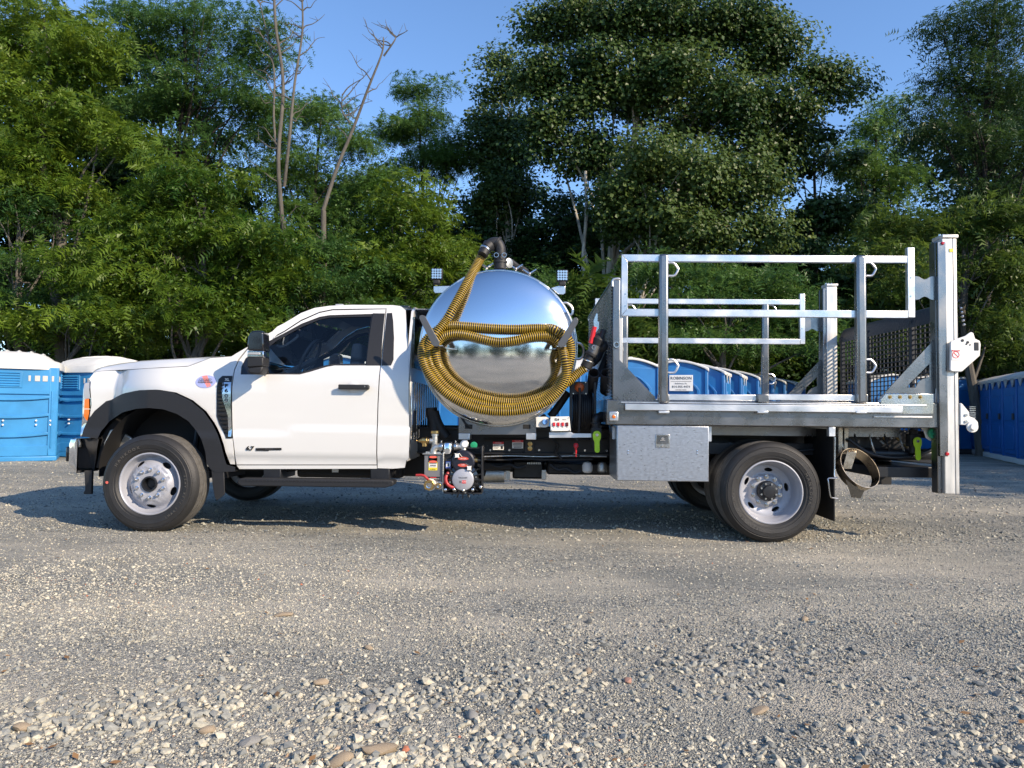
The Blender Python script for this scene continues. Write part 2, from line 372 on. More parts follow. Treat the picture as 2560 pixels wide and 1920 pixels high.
# ------------------------------------------------------------------ ground
rng = np.random.default_rng(7)
def fbm(x, y, s, seed=0):
    """Cheap smooth noise from summed sines, 0..1."""
    r = np.random.default_rng(seed); v = np.zeros_like(x, dtype=float)
    for k in range(9):
        a = r.uniform(0, 2*math.pi); f = s * r.uniform(.5, 2.2); v += np.sin((x*math.cos(a) + y*math.sin(a))*f + r.uniform(0, 6.28)) / (1 + .25*k)
    return 1/(1+np.exp(-v*1.1))
def ground_material():
    m = bpy.data.materials.new('gravel_ground'); m.use_nodes = True; nt = m.node_tree; N = nt.nodes; L = nt.links; b = N['Principled BSDF']
    tc = N.new('ShaderNodeTexCoord')
    def noise(scale, detail=5, sc=(1,1,1), rough=.6):
        mp = N.new('ShaderNodeMapping'); mp.inputs['Scale'].default_value = sc; L.new(tc.outputs['Object'], mp.inputs[0])
        n = N.new('ShaderNodeTexNoise'); n.inputs['Scale'].default_value = scale; n.inputs['Detail'].default_value = detail; n.inputs['Roughness'].default_value = rough
        L.new(mp.outputs[0], n.inputs[0]); return n.outputs[0]
    def ramp(src, stops):
        r = N.new('ShaderNodeValToRGB'); e = r.color_ramp.elements
        while len(e) > 1: e.remove(e[-1])
        e[0].position, c = stops[0][0], stops[0][1]; e[0].color = (*c, 1)
        for p, c in stops[1:]: x = e.new(p); x.color = (*c, 1)
        L.new(src, r.inputs[0]); return r.outputs[0]
    def vor(scale, feat='F1', out='Color'):
        v = N.new('ShaderNodeTexVoronoi'); v.inputs['Scale'].default_value = scale; v.feature = feat; L.new(tc.outputs['Object'], v.inputs[0]); return v
    def mix(f, a, c, mode='MIX'):
        x = N.new('ShaderNodeMix'); x.data_type = 'RGBA'; x.blend_type = mode
        if isinstance(f, float): x.inputs[0].default_value = f
        else: L.new(f, x.inputs[0])
        L.new(a, x.inputs[6]); L.new(c, x.inputs[7]); return x.outputs[2]
    stones = [(0, (.075,.079,.080)), (.22, (.175,.180,.180)), (.45, (.27,.271,.255)), (.62, (.38,.365,.32)), (.8, (.50,.465,.395)), (.95, (.68,.64,.55)), (1, (.36,.24,.15))]
    v1 = vor(75); s1 = N.new('ShaderNodeSeparateColor'); L.new(v1.outputs['Color'], s1.inputs[0]); c1 = ramp(s1.outputs[0], stones)
    v2 = vor(160); s2 = N.new('ShaderNodeSeparateColor'); L.new(v2.outputs['Color'], s2.inputs[0]); c2 = ramp(s2.outputs[0], stones)
    pick = ramp(noise(9, 3), [(.42, (0,0,0)), (.58, (1,1,1))])
    c = mix(pick, c1, c2)
    dirt = ramp(noise(3.0, 6, (.35,1,1)), [(.3, (.34,.32,.28)), (.7, (.57,.52,.435))])
    dmask = ramp(noise(.75, 6, (.45,1.4,1), .65), [(.43, (0,0,0)), (.60, (.85,.85,.85))])
    c = mix(dmask, c, dirt)
    blue = ramp(noise(.55, 4, (.5,1.1,1)), [(.42, (1.0,.99,.94)), (.62, (.60,.635,.64))])
    c = mix(1.0, c, blue, 'MULTIPLY')
    L.new(c, b.inputs['Base Color']); b.inputs['Roughness'].default_value = .85; b.inputs['Specular IOR Level'].default_value = .3
    bp = N.new('ShaderNodeBump'); bp.inputs['Strength'].default_value = .9; bp.inputs['Distance'].default_value = .012
    h = N.new('ShaderNodeMath'); h.operation = 'ADD'; L.new(v1.outputs['Distance'], h.inputs[0]); L.new(v2.outputs['Distance'], h.inputs[1])
    h2 = N.new('ShaderNodeMath'); h2.operation = 'MULTIPLY_ADD'; h2.inputs[1].default_value = -.7; L.new(h.outputs[0], h2.inputs[0]); L.new(noise(22, 5), h2.inputs[2])
    L.new(h2.outputs[0], bp.inputs['Height']); L.new(bp.outputs[0], b.inputs['Normal']); return m
M['ground'] = ground_material()
def gheight(x, y):
    return (fbm(x, y*1.6, 1.5, 3)-.5)*.03 + (fbm(x, y, 6, 4)-.5)*.012 - .004
def build_ground():
    xs = np.concatenate([np.linspace(-700, -14, 12), np.linspace(-12, 20, 210), np.linspace(24, 700, 12)])
    ys = np.concatenate([np.linspace(-600, -4, 8), np.linspace(0, 24, 210), np.linspace(27, 900, 12)])
    X, Y = np.meshgrid(xs, ys); Z = gheight(X, Y)
    Z[(np.abs(X) > 22) | (Y > 25) | (Y < -1)] = 0
    v = np.stack([X, Y, Z], -1).reshape(-1, 3); nx = len(xs); i = np.arange(len(ys)-1)[:,None]*nx + np.arange(nx-1)[None]
    f = np.stack([i, i+1, i+nx+1, i+nx], -1).reshape(-1, 4)
    me = bpy.data.meshes.new('gravel_ground'); me.from_pydata(v.tolist(), [], f.tolist()); me.materials.append(M['ground'])
    me.polygons.foreach_set('use_smooth', [True]*len(me.polygons))
    o = bpy.data.objects.new('ground', me); col.objects.link(o); tag(o, kind='structure', label='grey and tan compacted gravel yard')
    soil = mat('forest_soil', (.045,.038,.022), .95, bump=.6, bscale=8, var=.4, vscale=1.5)
    pts = [(-300, 20.5)]
    x = -40
    while x < 60: pts.append((x, 20.6 + 1.2*math.sin(x*.7) + .6*math.sin(x*2.3+1) + (4 if x > 10 else 0))); x += .8
    pts += [(300, 24), (300, 400), (-300, 400)]
    mb = MB(); mb.add([(a, b, .035) for a, b in pts], [list(range(len(pts)))])
    tag(mb.build('forest_floor', soil), kind='structure', label='dark leaf litter under the trees')
build_ground()

def quick_mesh(name, V, F, mats, parent=None, attr=None, fmat=None, smooth=False):
    """V (n,3), F (m,k) numpy arrays, attr: per-vertex tone."""
    me = bpy.data.meshes.new(name); k = F.shape[1]
    me.vertices.add(len(V)); me.vertices.foreach_set('co', V.astype(np.float32).ravel())
    me.loops.add(F.size); me.loops.foreach_set('vertex_index', F.astype(np.int32).ravel())
    me.polygons.add(len(F)); me.polygons.foreach_set('loop_start', np.arange(0, F.size, k, dtype=np.int32))
    try: me.polygons.foreach_set('loop_total', np.full(len(F), k, dtype=np.int32))
    except Exception: pass
    for m in (mats if isinstance(mats, list) else [mats]): me.materials.append(m)
    if fmat is not None: me.polygons.foreach_set('material_index', fmat.astype(np.int32))
    me.polygons.foreach_set('use_smooth', np.full(len(F), smooth))
    me.update(calc_edges=True)
    if attr is not None:
        a = me.attributes.new('tone', 'FLOAT', 'POINT'); a.data.foreach_set('value', attr.astype(np.float32))
    o = bpy.data.objects.new(name, me); link(o, parent); return o
def stone_material():
    m = bpy.data.materials.new('loose_stone'); m.use_nodes = True; nt = m.node_tree; N = nt.nodes; L = nt.links; b = N['Principled BSDF']
    at = N.new('ShaderNodeAttribute'); at.attribute_name = 'tone'; r = N.new('ShaderNodeValToRGB'); e = r.color_ramp.elements
    st = [(0, (.08,.085,.083)), (.2, (.16,.168,.162)), (.42, (.25,.252,.228)), (.6, (.35,.335,.27)), (.78, (.46,.42,.32)), (.92, (.62,.57,.45)), (.97, (.34,.22,.13)), (1, (.42,.15,.08))]
    e[0].position = 0; e[0].color = (*st[0][1], 1); e[1].position = 1; e[1].color = (*st[-1][1], 1)
    for p, c in st[1:-1]: x = e.new(p); x.color = (*c, 1)
    L.new(at.outputs['Fac'], r.inputs[0])
    tc = N.new('ShaderNodeTexCoord'); n = N.new('ShaderNodeTexNoise'); n.inputs['Scale'].default_value = 90; n.inputs['Detail'].default_value = 5; L.new(tc.outputs['Object'], n.inputs[0])
    mr = N.new('ShaderNodeMapRange'); mr.inputs[1].default_value = .3; mr.inputs[2].default_value = .7; mr.inputs[3].default_value = .8; mr.inputs[4].default_value = 1.15; L.new(n.outputs[0], mr.inputs[0])
    mx = N.new('ShaderNodeMix'); mx.data_type = 'RGBA'; mx.blend_type = 'MULTIPLY'; mx.inputs[0].default_value = 1; L.new(r.outputs[0], mx.inputs[6]); L.new(mr.outputs[0], mx.inputs[7])
    L.new(mx.outputs[2], b.inputs['Base Color']); b.inputs['Roughness'].default_value = .8; return m
M['stone'] = stone_material()
ICO_V = None
def ico():
    t = (1+5**.5)/2; v = np.array([(-1,t,0),(1,t,0),(-1,-t,0),(1,-t,0),(0,-1,t),(0,1,t),(0,-1,-t),(0,1,-t),(t,0,-1),(t,0,1),(-t,0,-1),(-t,0,1)], float)
    v /= np.linalg.norm(v[0])
    f = np.array([(0,11,5),(0,5,1),(0,1,7),(0,7,10),(0,10,11),(1,5,9),(5,11,4),(11,10,2),(10,7,6),(7,1,8),(3,9,4),(3,4,2),(3,2,6),(3,6,8),(3,8,9),(4,9,5),(2,4,11),(6,2,10),(8,6,7),(9,8,1)])
    return v, f
OCT = (np.array([(1,0,0),(0,1,0),(-1,0,0),(0,-1,0),(0,0,1),(0,0,-1)], float), np.array([(0,1,4),(1,2,4),(2,3,4),(3,0,4),(1,0,5),(2,1,5),(3,2,5),(0,3,5)]))
def scatter_stones(n, y0, y1, s0, s1, base, power=3.0, nf=None, jit=.35, mult=3, cap=.93):
    bv, bf = base; n_ = n*mult
    u = rng.random(n_)
    Y = y0 * (y1/y0) ** u if y1/y0 > 1.8 else y0 + (y1-y0)*u
    X = (rng.random(n_)*2-1) * (.80*Y + .4)
    X = X - .02*Y
    if nf is not None:
        keep = rng.random(n_) < nf(X, Y); X, Y = X[keep], Y[keep]
    X, Y = X[:n], Y[:n]; n = len(X)
    s = s0 + (s1-s0) * rng.random(n)**power
    nv = len(bv); V = np.repeat(bv[None], n, 0) * (1 + (rng.random((n, nv, 1))-.5)*2*jit)
    V *= np.stack([.8+.6*rng.random(n), .65+.5*rng.random(n), .5+.45*rng.random(n)], -1)[:,None,:]
    a = rng.random(n)*6.283; ca, sa = np.cos(a)[:,None], np.sin(a)[:,None]
    x = V[...,0]*ca - V[...,1]*sa; y = V[...,0]*sa + V[...,1]*ca
    tx = (rng.random(n)-.5)[:,None]*.9; z = V[...,2] + x*tx
    V = np.stack([x, y, z], -1) * (s/2)[:,None,None]
    V += np.stack([X, Y, gheight(X, Y) + s*.10], -1)[:,None,:]
    F = (bf[None] + (np.arange(n)*nv)[:,None,None]).reshape(-1, 3)
    tone = np.clip(rng.beta(1.6, 1.5, n), 0, 1); tone = np.minimum(tone, cap); tone[rng.random(n) < .0025] = .99
    sh = fbm(X*.6, Y, 1.3, 21); tone = np.clip(tone*.9 + (sh-.45)*.35, 0, 1)
    return V.reshape(-1, 3), F, np.repeat(tone, nv)
def big_field(X, Y):       # where the coarse stones lie: a band lower left to centre, a bank lower right
    a = np.exp(-(((X+.55)/.55)**2 + ((Y-2.25)/.28)**2)) * 1.1 + np.exp(-(((X+1.25)/.7)**2 + ((Y-2.35)/.35)**2))*.55 + np.exp(-(((X+.15)/.35)**2 + ((Y-2.75)/.22)**2))*.5
    b = np.exp(-(((X-.75)/.7)**2 + ((Y-3.2)/.35)**2)) * .45 + np.exp(-(((X-1.5)/.6)**2 + ((Y-2.5)/.6)**2))*.35
    return np.clip((a+b)*fbm(X, Y, 5, 9)*1.6, 0.008, 1)
parts = []
ib = ico()
parts.append(scatter_stones(19000, 1.75, 3.8, .006, .019, ib, 2.6, nf=lambda X, Y: .25+.75*fbm(X, Y, 3, 31)))
parts.append(scatter_stones(4200, 1.75, 3.9, .012, .040, ib, 2.0, nf=big_field, jit=.30, mult=14, cap=.80))
parts.append(scatter_stones(60000, 1.75, 4.4, .005, .012, OCT, 1.5, nf=lambda X, Y: .35+.65*fbm(X, Y, 2.2, 33)))
parts.append(scatter_stones(46000, 3.2, 7.5, .008, .020, OCT, 2.5, nf=lambda X, Y: .2+.8*fbm(X*.5, Y, 2.6, 35), cap=.80))
parts.append(scatter_stones(16000, 6.0, 14, .014, .040, OCT, 3, nf=lambda X, Y: .3+.7*fbm(X*.5, Y, 1.6, 37), cap=.78))
off = 0; VV = []; FF = []; TT = []
for v, f, t in parts: VV.append(v); FF.append(f+off); TT.append(t); off += len(v)
o = quick_mesh('loose_gravel', np.concatenate(VV), np.concatenate(FF), M['stone'], attr=np.concatenate(TT))
tag(o, 'loose crushed gravel strewn over the yard', 'gravel', kind='stuff')
# larger cobbles one can point at
cob = [((820,1636),.085,.92,'flat pale tan stone lying at the lower edge of the picture left of centre'), ((800,1545),.06,.80,'blunt grey and tan stone in the coarse band left of centre'),
 ((693,1482),.052,.86,'round tan cobble above the coarse stone band'), ((447,1583),.05,.84,'rounded brown cobble in the gravel at the lower left'),
 ((50,1572),.06,.86,'flat tan cobble near the left edge of the picture'), ((613,1332),.07,.97,'ochre flat stone on smooth gravel below the running board'),
 ((795,1404),.042,.85,'small brown stone left of the picture centre on fine gravel'), ((1357,1477),.045,.96,'reddish pink stone on fine gravel right of centre'),
 ((1738,1332),.05,.86,'oval tan pebble on the dark blue gravel patch below the rear wheel'), ((1020,1553),.055,.5,'angular grey stone in the loose gravel at the lower centre'),
 ((540,1610),.06,.82,'rounded grey brown cobble in the coarse gravel near the bottom'), ((1638,1536),.06,.84,'long narrow tan stone lying on the right hand gravel'),
 ((1270,1452),.045,.84,'brown oval stone beside the picture centre'), ((735,1660),.07,.83,'broad sandstone piece cut by the bottom edge')]
for k, ((x, y), s, tn, lab) in enumerate(cob):
    px, py = zm(x, y); d = ROT @ Vector(((px-1280)/FPX, -(py-960)/FPX, -1)); t = -CAM.z / d.z; p = CAM + d*t
    bm = bmesh.new(); bmesh.ops.create_icosphere(bm, subdivisions=2, radius=1)
    r = random.Random(k)
    dirs = [Vector((r.uniform(-1,1), r.uniform(-1,1), r.uniform(-1,1))).normalized() for _ in range(7)]
    for v in bm.verts:
        n = v.co.normalized()
        for dd in dirs:
            q = n.dot(dd)
            if q > .72: n = n - dd*(q-.72)
        v.co = n * (1 + .05*r.uniform(-1,1))
    me = bpy.data.meshes.new('cobble'); bm.to_mesh(me); bm.free(); me.materials.append(M['cobble_pink'] if k == 7 else M['cobble_grey'] if k in (1, 9, 10) else M['cobble'])
    a = me.attributes.new('tone', 'FLOAT', 'POINT'); a.data.foreach_set('value', [tn]*len(me.vertices))
    me.polygons.foreach_set('use_smooth', [True]*len(me.polygons)); me.set_sharp_from_angle(angle=R(40))
    o = bpy.data.objects.new('cobble', me); col.objects.link(o)
    o.location = (p.x, p.y, float(gheight(np.array(p.x), np.array(p.y))) + s*.14); o.scale = (s*.62, s*.42, s*.27); o.rotation_euler = (r.uniform(-.2,.2), r.uniform(-.2,.2), r.uniform(0, 3))
    if k in (0, 5, 11): o.rotation_euler.z = .2; o.scale = (s*.75, s*.4, s*.17)
    tag(o, lab, 'stone', 'larger stones lying on the gravel')

# ------------------------------------------------------------------ trees
def unit(a): return a / np.maximum(np.linalg.norm(a, axis=-1, keepdims=True), 1e-9)
def fronds(c, rad, n, L, k, w):
    """n compound leaves (k leaflets each) round each lobe centre c (m,3) of radii rad (m,3)."""
    m = len(c); N = m*n
    d = unit(rng.normal(size=(N, 3))); d[:,2] = np.abs(d[:,2])*1.0 - .35*(rng.random(N) < .35); d = unit(d)
    r = rng.random(N)**.45
    pos = np.repeat(c, n, 0) + d*r[:,None]*np.repeat(rad, n, 0)
    out = unit(d*np.array([1,1,.3]) + rng.normal(size=(N,3))*.55 + np.array([0,0,-.25])); 
    up = unit(np.array([0,0,1.0]) + rng.normal(size=(N,3))*.55); side = unit(np.cross(out, up)); up = np.cross(side, out)
    Ls = L*(.45+.8*rng.random(N))
    t = (np.arange(k)//2 + 1) / (k//2 + .5); sg = np.where(np.arange(k) % 2 == 0, 1, -1)
    base = pos[:,None,:] + out[:,None,:]*(t[None]*Ls[:,None])[...,None] - np.array([0,0,1.0])*(t[None]**2*Ls[:,None]*.35)[...,None]
    ll = (w*Ls)[:,None]*(1-.45*np.abs(t[None]-.45)) * (.8+.4*rng.random((N, k)))
    ld = unit(side[:,None,:]*sg[None,:,None] + out[:,None,:]*.55 - up[:,None,:]*.25 + rng.normal(size=(N,k,3))*.28)
    hw = out[:,None,:]*(ll*.17)[...,None]
    a = base - hw; b = base + hw; tip = base + ld*ll[...,None]
    V = np.stack([a, b, tip], 2).reshape(-1, 3); F = np.arange(len(V)).reshape(-1, 3)
    tone = np.repeat(np.clip(np.repeat(rng.normal(.42,.17,m), n) + rng.normal(0,.13,N), 0, 1), k*3)
    return V, F, tone
def broad(c, rad, n, L):
    m = len(c); N = m*n
    d = unit(rng.normal(size=(N, 3))); r = rng.random(N)**.5
    pos = np.repeat(c, n, 0) + d*r[:,None]*np.repeat(rad, n, 0)
    nrm = unit(d*.7 + np.array([0.25,-.35,.75]) + rng.normal(size=(N,3))*.5); a = unit(np.cross(nrm, rng.normal(size=(N,3)))); b = np.cross(nrm, a)
    s = (L*(.6+.7*rng.random(N)))[:,None]
    p0 = pos - a*s*.5; p1 = pos + b*s*.5 - a*s*.08 + nrm*s*.12; p2 = pos + a*s*.55; p3 = pos - b*s*.5 - a*s*.08 + nrm*s*.12
    V = np.stack([p0, p1, p2, p3], 1).reshape(-1, 3); i = np.arange(N)[:,None]*4
    F = np.concatenate([i+np.array([[0,2,1]]), i+np.array([[0,3,2]])], 1).reshape(-1, 3)
    return V, F, np.repeat(np.clip(np.repeat(rng.normal(.42,.16,m), n) + rng.normal(0,.17,N), 0, 1), 4)
def lobes_from(ell, Y, dens=1.0, depth=.7, size=.85):
    cs = []; rs = []
    for (x, y, rx, ry) in ell:
        p = P(*zm(x, y), Y); ppm = FPX/Y; sx = rx*1.157/ppm; sz = ry*1.157/ppm
        n = max(2, int(dens * sx*sz*math.pi*min(1.0, depth+.3) / (size*size*.62)))
        u = unit(rng.normal(size=(n, 3))); r = rng.random(n)**.38
        q = u*r[:,None]*np.array([max(.1, sx-size*.5), sx*depth, max(.1, sz-size*.35)]) + np.array([p.x, p.y, p.z])
        cs.append(q); rr = size*(.65+.6*rng.random(n)); rs.append(np.stack([rr, rr, rr*.5], -1))
    return np.concatenate(cs), np.concatenate(rs)
def mixed(a, b):
    return np.concatenate([a[0], b[0]]), np.concatenate([a[1], b[1]+len(a[0])]), np.concatenate([a[2], b[2]])
def make_crown(kind, c, r):
    if kind == 'walnut': return mixed(fronds(c, r, 82, .36, 10, .46), broad(c, r*1.02, 110, .075))
    if kind == 'locust': return mixed(fronds(c, r*np.array([1.05,1.05,.75]), 72, .33, 10, .38), broad(c, r*np.array([1,1,.8]), 60, .07))
    if kind == 'sumac': return fronds(c, r, 34, .75, 14, .42)
    if kind == 'feather': return fronds(c, r*np.array([1.2,1.2,.6]), 60, .46, 10, .26)
    if kind == 'sycamore': return broad(c, r*np.array([1.05,1.05,1.45])*(.75+.5*rng.random((len(c),1))), 390, .116)
    return broad(c, r, 210, .15)
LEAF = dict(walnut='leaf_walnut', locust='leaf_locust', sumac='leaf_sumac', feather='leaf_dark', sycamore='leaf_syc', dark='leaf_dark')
def trunk_mesh(c, base, top, r0, seed, nlimb=16, wob=.25):
    rr = random.Random(seed); mb = MB(); base = Vector(base); top = Vector(top)
    pts = []; n = 7
    for i in range(n):
        t = i/(n-1); p = base.lerp(top, t); p += Vector((rr.uniform(-1,1), rr.uniform(-1,1), 0))*wob*math.sin(math.pi*t); pts.append(p)
    path = cr(pts, 3); m = len(path)
    mb.tube(path, r0, 9, rads=[r0*(1.25 if i == 0 else 1)*(1-.8*i/(m-1)) for i in range(m)])
    idx = list(range(len(c))); rr.shuffle(idx)
    for j in idx[:nlimb]:
        e = Vector(c[j]); k = max(2, min(m-2, int(m*(.42+.55*rr.random())))); s = path[k]
        if e.z < s.z - .5:
            k = max(1, min(m-2, int(m*(.2+.3*rr.random())))); s = path[k]
        mid = s.lerp(e, .5) + Vector((rr.uniform(-.3,.3), rr.uniform(-.3,.3), rr.uniform(-.1,.5)))
        q = cr([s, mid, e], 4); rb = r0*(1-.8*k/(m-1))*.45
        mb.tube(q, rb, 6, rads=[rb*(1-.85*i/(len(q)-1)) for i in range(len(q))])
    return mb
ntree = [0]
def tree(name, kind, Y, ell, label, bark='bark', base=None, top=None, r0=.16, dens=1.0, size=.85, depth=.7, nlimb=16, group='trees and bushes of the wood edge behind the yard', cat='tree', leaf=None):
    c, r = lobes_from(ell, Y, dens, depth, size)
    ntree[0] += 1
    xs = c[:,0].mean(); b = P(*zm(*base), Y) if base else Vector((xs, Y, 0)); b.z = 0
    t = P(*zm(*top), Y) if top else Vector((c[:,0].mean(), Y, c[:,2].max()-.6)); t.y = b.y
    root = empty(name, (b.x, b.y, 0), worldkids=True); tag(root, label, cat, group)
    trunk_mesh(c, (b.x, b.y, -.1), t, r0, ntree[0], nlimb).build('trunk', M[bark], root, fix=False)
    V, F, tone = make_crown(kind, c, r)
    quick_mesh('crown', V, F, M[leaf or LEAF[kind]], root, attr=tone)
    return root
tree('walnut_tree', 'walnut', 19, [(50,90,160,150),(100,240,150,130),(30,370,150,110),(110,440,140,90),(180,130,110,90),(260,300,70,60)], 'tall yellow green walnut tree filling the upper left corner', base=(150,760), r0=.2)
tree('locust_tree', 'locust', 18.5, [(40,450,120,80),(70,560,110,60),(30,640,90,50)], 'bluish green locust with fine leaves low at the left edge')
tree('locust_tree', 'locust', 23, [(290,70,120,100),(420,70,140,90),(545,90,100,80),(470,200,150,70),(330,230,120,60),(560,230,90,70),(400,320,160,40)], 'airy locust tree with dark bent limbs against the sky at upper left', bark='bark_dark', base=(390,760), top=(395,40), dens=1.35, r0=.18, nlimb=30)
tree('walnut_tree', 'walnut', 18.5, [(400,420,170,90),(500,520,190,90),(320,540,170,100),(580,600,130,80),(400,640,230,90),(540,700,150,60)], 'broad mounded walnut tree in the middle of the left side', base=(430,770), dens=1.1)
tree('walnut_tree', 'walnut', 18, [(170,600,140,90),(80,710,150,60),(220,700,130,70)], 'low walnut sapling with drooping leaves above the left toilets', cat='sapling', r0=.1)
tree('locust_tree', 'locust', 19.5, [(690,530,120,50),(740,610,150,60),(800,690,140,60),(650,690,130,60),(620,600,80,50)], 'low spreading locust behind the truck cab', cat='tree', r0=.12)
tree('locust_tree', 'locust', 26, [(690,250,80,70),(760,320,80,60),(660,390,120,80),(800,400,90,70),(600,300,80,100),(720,470,120,60)], 'locust standing behind the bare dead trunks', dens=1.25, bark='bark_dark')
tree('locust_tree', 'locust', 27, [(892,200,46,34),(930,260,60,40),(860,290,80,50),(960,195,26,20),(920,350,90,50),(975,330,60,60)], 'small crowned locust rising into the blue gap in the wood', dens=1.3, bark='bark_dark', base=(930,760), top=(905,200), r0=.12, nlimb=24, size=.7)
tree('walnut_tree', 'walnut', 21, [(880,460,120,80),(830,560,130,70),(940,580,130,80),(860,660,120,60)], 'olive tinted bushy tree left of the steel tank', dens=1.0)
tree('sycamore_tree', 'sycamore', 27, [(1085,180,60,80),(1050,290,75,90),(1110,330,80,110),(1070,430,110,80)], 'narrow dark sycamore left of the giant sycamore', base=(1110,760), bark='bark_pale', dens=1.15)
tree('sycamore_tree', 'sycamore', 23, [(1230,50,90,80),(1380,50,160,90),(1540,50,160,90),(1670,110,90,90),(1770,180,80,60),(1840,190,40,30),(1290,190,140,100),(1470,200,200,110),(1640,270,150,100),(1270,320,100,70),(1150,60,30,50),(1170,170,70,80),(1175,280,70,80)], 'giant sycamore with pale trunk towering over the truck bed', base=(1262,770), top=(1420,-40), bark='bark_pale', r0=.2, dens=1.6, size=.95, nlimb=34)
tree('sycamore_tree', 'sycamore', 21, [(1420,370,150,90),(1330,430,60,60),(1400,480,140,70),(1560,400,140,100),(1500,510,130,50),(1640,490,90,60)], 'leafy lower sycamore in front of the giant one', base=(1345,770), top=(1440,330), bark='bark_pale', r0=.11, dens=1.1)
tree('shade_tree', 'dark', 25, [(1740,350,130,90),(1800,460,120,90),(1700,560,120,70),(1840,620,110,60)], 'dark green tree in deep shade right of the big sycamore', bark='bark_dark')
tree('locust_tree', 'locust', 26, [(1880,270,70,50),(1935,230,45,35),(1860,350,100,60),(1930,400,90,60)], 'pale feathery locust between sycamore and the tall right tree', dens=1.4, bark='bark_dark')
tree('honey_locust_tree', 'feather', 21, [(2130,70,100,90),(2190,190,90,90),(2075,170,80,60),(2060,290,100,50),(2180,340,100,70),(2010,240,60,30),(2120,420,90,40),(2060,60,50,40)], 'tall dark layered tree reaching the upper right corner', bark='bark_dark', base=(2075,800), top=(2150,0), r0=.2, nlimb=34, dens=2.3)
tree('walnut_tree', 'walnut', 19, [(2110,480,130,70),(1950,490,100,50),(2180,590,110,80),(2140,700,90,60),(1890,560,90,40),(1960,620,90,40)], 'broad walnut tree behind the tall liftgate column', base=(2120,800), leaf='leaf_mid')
tree('sumac_bush', 'sumac', 17.5, [(1290,620,50,35),(1310,690,60,50),(1270,750,60,40),(1345,740,40,50)], 'spiky sumac bush between tank and headboard', cat='bush', r0=.05, size=.6)
tree('locust_tree', 'locust', 18.3, [(1420,590,110,40),(1500,650,120,50),(1620,610,130,50),(1720,670,130,60),(1570,730,160,50),(1400,740,90,50),(1780,740,80,50)], 'low locust thicket seen between the rails of the bed', base=(1540,760), cat='tree', dens=2.0)
tree('locust_tree', 'locust', 20, [(930,690,110,60),(1040,640,110,60),(1160,620,100,50),(1130,720,120,60),(990,750,90,40)], 'bright low locust behind the tank', dens=1.7)
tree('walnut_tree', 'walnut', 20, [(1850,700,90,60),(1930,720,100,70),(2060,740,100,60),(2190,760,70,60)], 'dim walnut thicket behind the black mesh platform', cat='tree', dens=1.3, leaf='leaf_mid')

# dead trees: bare forked poles
def dead(paths, twigs, label, seed):
    rr = random.Random(seed); mb = MB(); Y = 20.5
    b0 = P(*zm(*paths[0][0][0]), Y); root = empty('dead_tree', (b0.x, Y, 0), worldkids=True); tag(root, label, 'dead tree', 'bare dead trunks in the wood')
    bm_ = MB()
    for path, r0, r1 in paths:
        q = cr([P(*zm(x, y), Y) + Vector((rr.uniform(-.05,.05), rr.uniform(-.2,.2), 0)) for x, y in path], 6); m = len(q)
        mb.tube(q, r0, 9, rads=[r0 + (r1-r0)*i/(m-1) for i in range(m)])
        for _ in range(twigs):
            k = rr.randint(m//3, m-2); s = q[k]; sg = rr.choice((-1, 1))
            L = rr.uniform(.4, 1.3); e = s + Vector((sg*L*.7, rr.uniform(-.3,.3), L*rr.uniform(.2,1))); mid = s.lerp(e, .5) + Vector((rr.uniform(-.08,.08), 0, rr.uniform(-.1,.1)))
            w = cr([s, s.lerp(mid,.5)+Vector((rr.uniform(-.06,.06),0,rr.uniform(-.06,.06))), mid, mid.lerp(e,.5)+Vector((rr.uniform(-.09,.09),0,rr.uniform(-.09,.09))), e], 3); bm_.tube(w, .02, 5, rads=[.022*(1-.8*i/(len(w)-1)) for i in range(len(w))])
            for _ in range(2):
                j = rr.randint(2, len(w)-1); f = w[j] + Vector((rr.uniform(-.3,.3), 0, rr.uniform(.05,.35))); bm_.tube([w[j], f], .008, 4, r2=.004)
    mb.build('trunk', M['bark'], root, fix=False); bm_.build('branches', M['bark'], root, fix=False)['kind'] = 'stuff'
dead([([(612,770),(610,500),(605,350),(612,180),(600,60),(588,-40)], .070, .035), ([(608,400),(628,300),(640,180),(655,60),(650,-40)], .052, .022), ([(604,360),(590,260),(585,150),(572,60),(560,-10)], .04, .012)], 14, 'bare forked dead trunk rising left of the blue gap', 3)
dead([([(640,770),(622,600),(618,480)], .09, .07), ([(700,455),(722,360),(760,270),(800,190),(828,120),(832,85)], .062, .018), ([(690,770),(696,600),(700,455)], .09, .075), ([(828,120),(850,90),(852,70)], .03, .012), ([(760,270),(740,235),(742,205)], .03, .01)], 6, 'leaning dead trunk with twiggy crown in front of the blue gap', 8)
# tall thin pale trunks standing in the shade
for k, (x0, y0, x1, y1, lab) in enumerate([(1268,770,1262,370,'pale slim trunk lit by sun beside the work lamp')]):
    Y = 21.8; root = empty('bare_trunk', tuple(P(*zm(x0, y0), Y).to_2d()) + (0,), worldkids=True); tag(root, lab, 'tree trunk')
    mb = MB(); q = cr([P(*zm(x0 + (x1-x0)*t + 6*math.sin(t*9+k), y0 + (y1-y0)*t), Y) for t in (0,.25,.5,.75,1)], 4); mb.tube(q, .07, 8, r2=.045); mb.build('trunk', M['bark_pale'], root, fix=False)
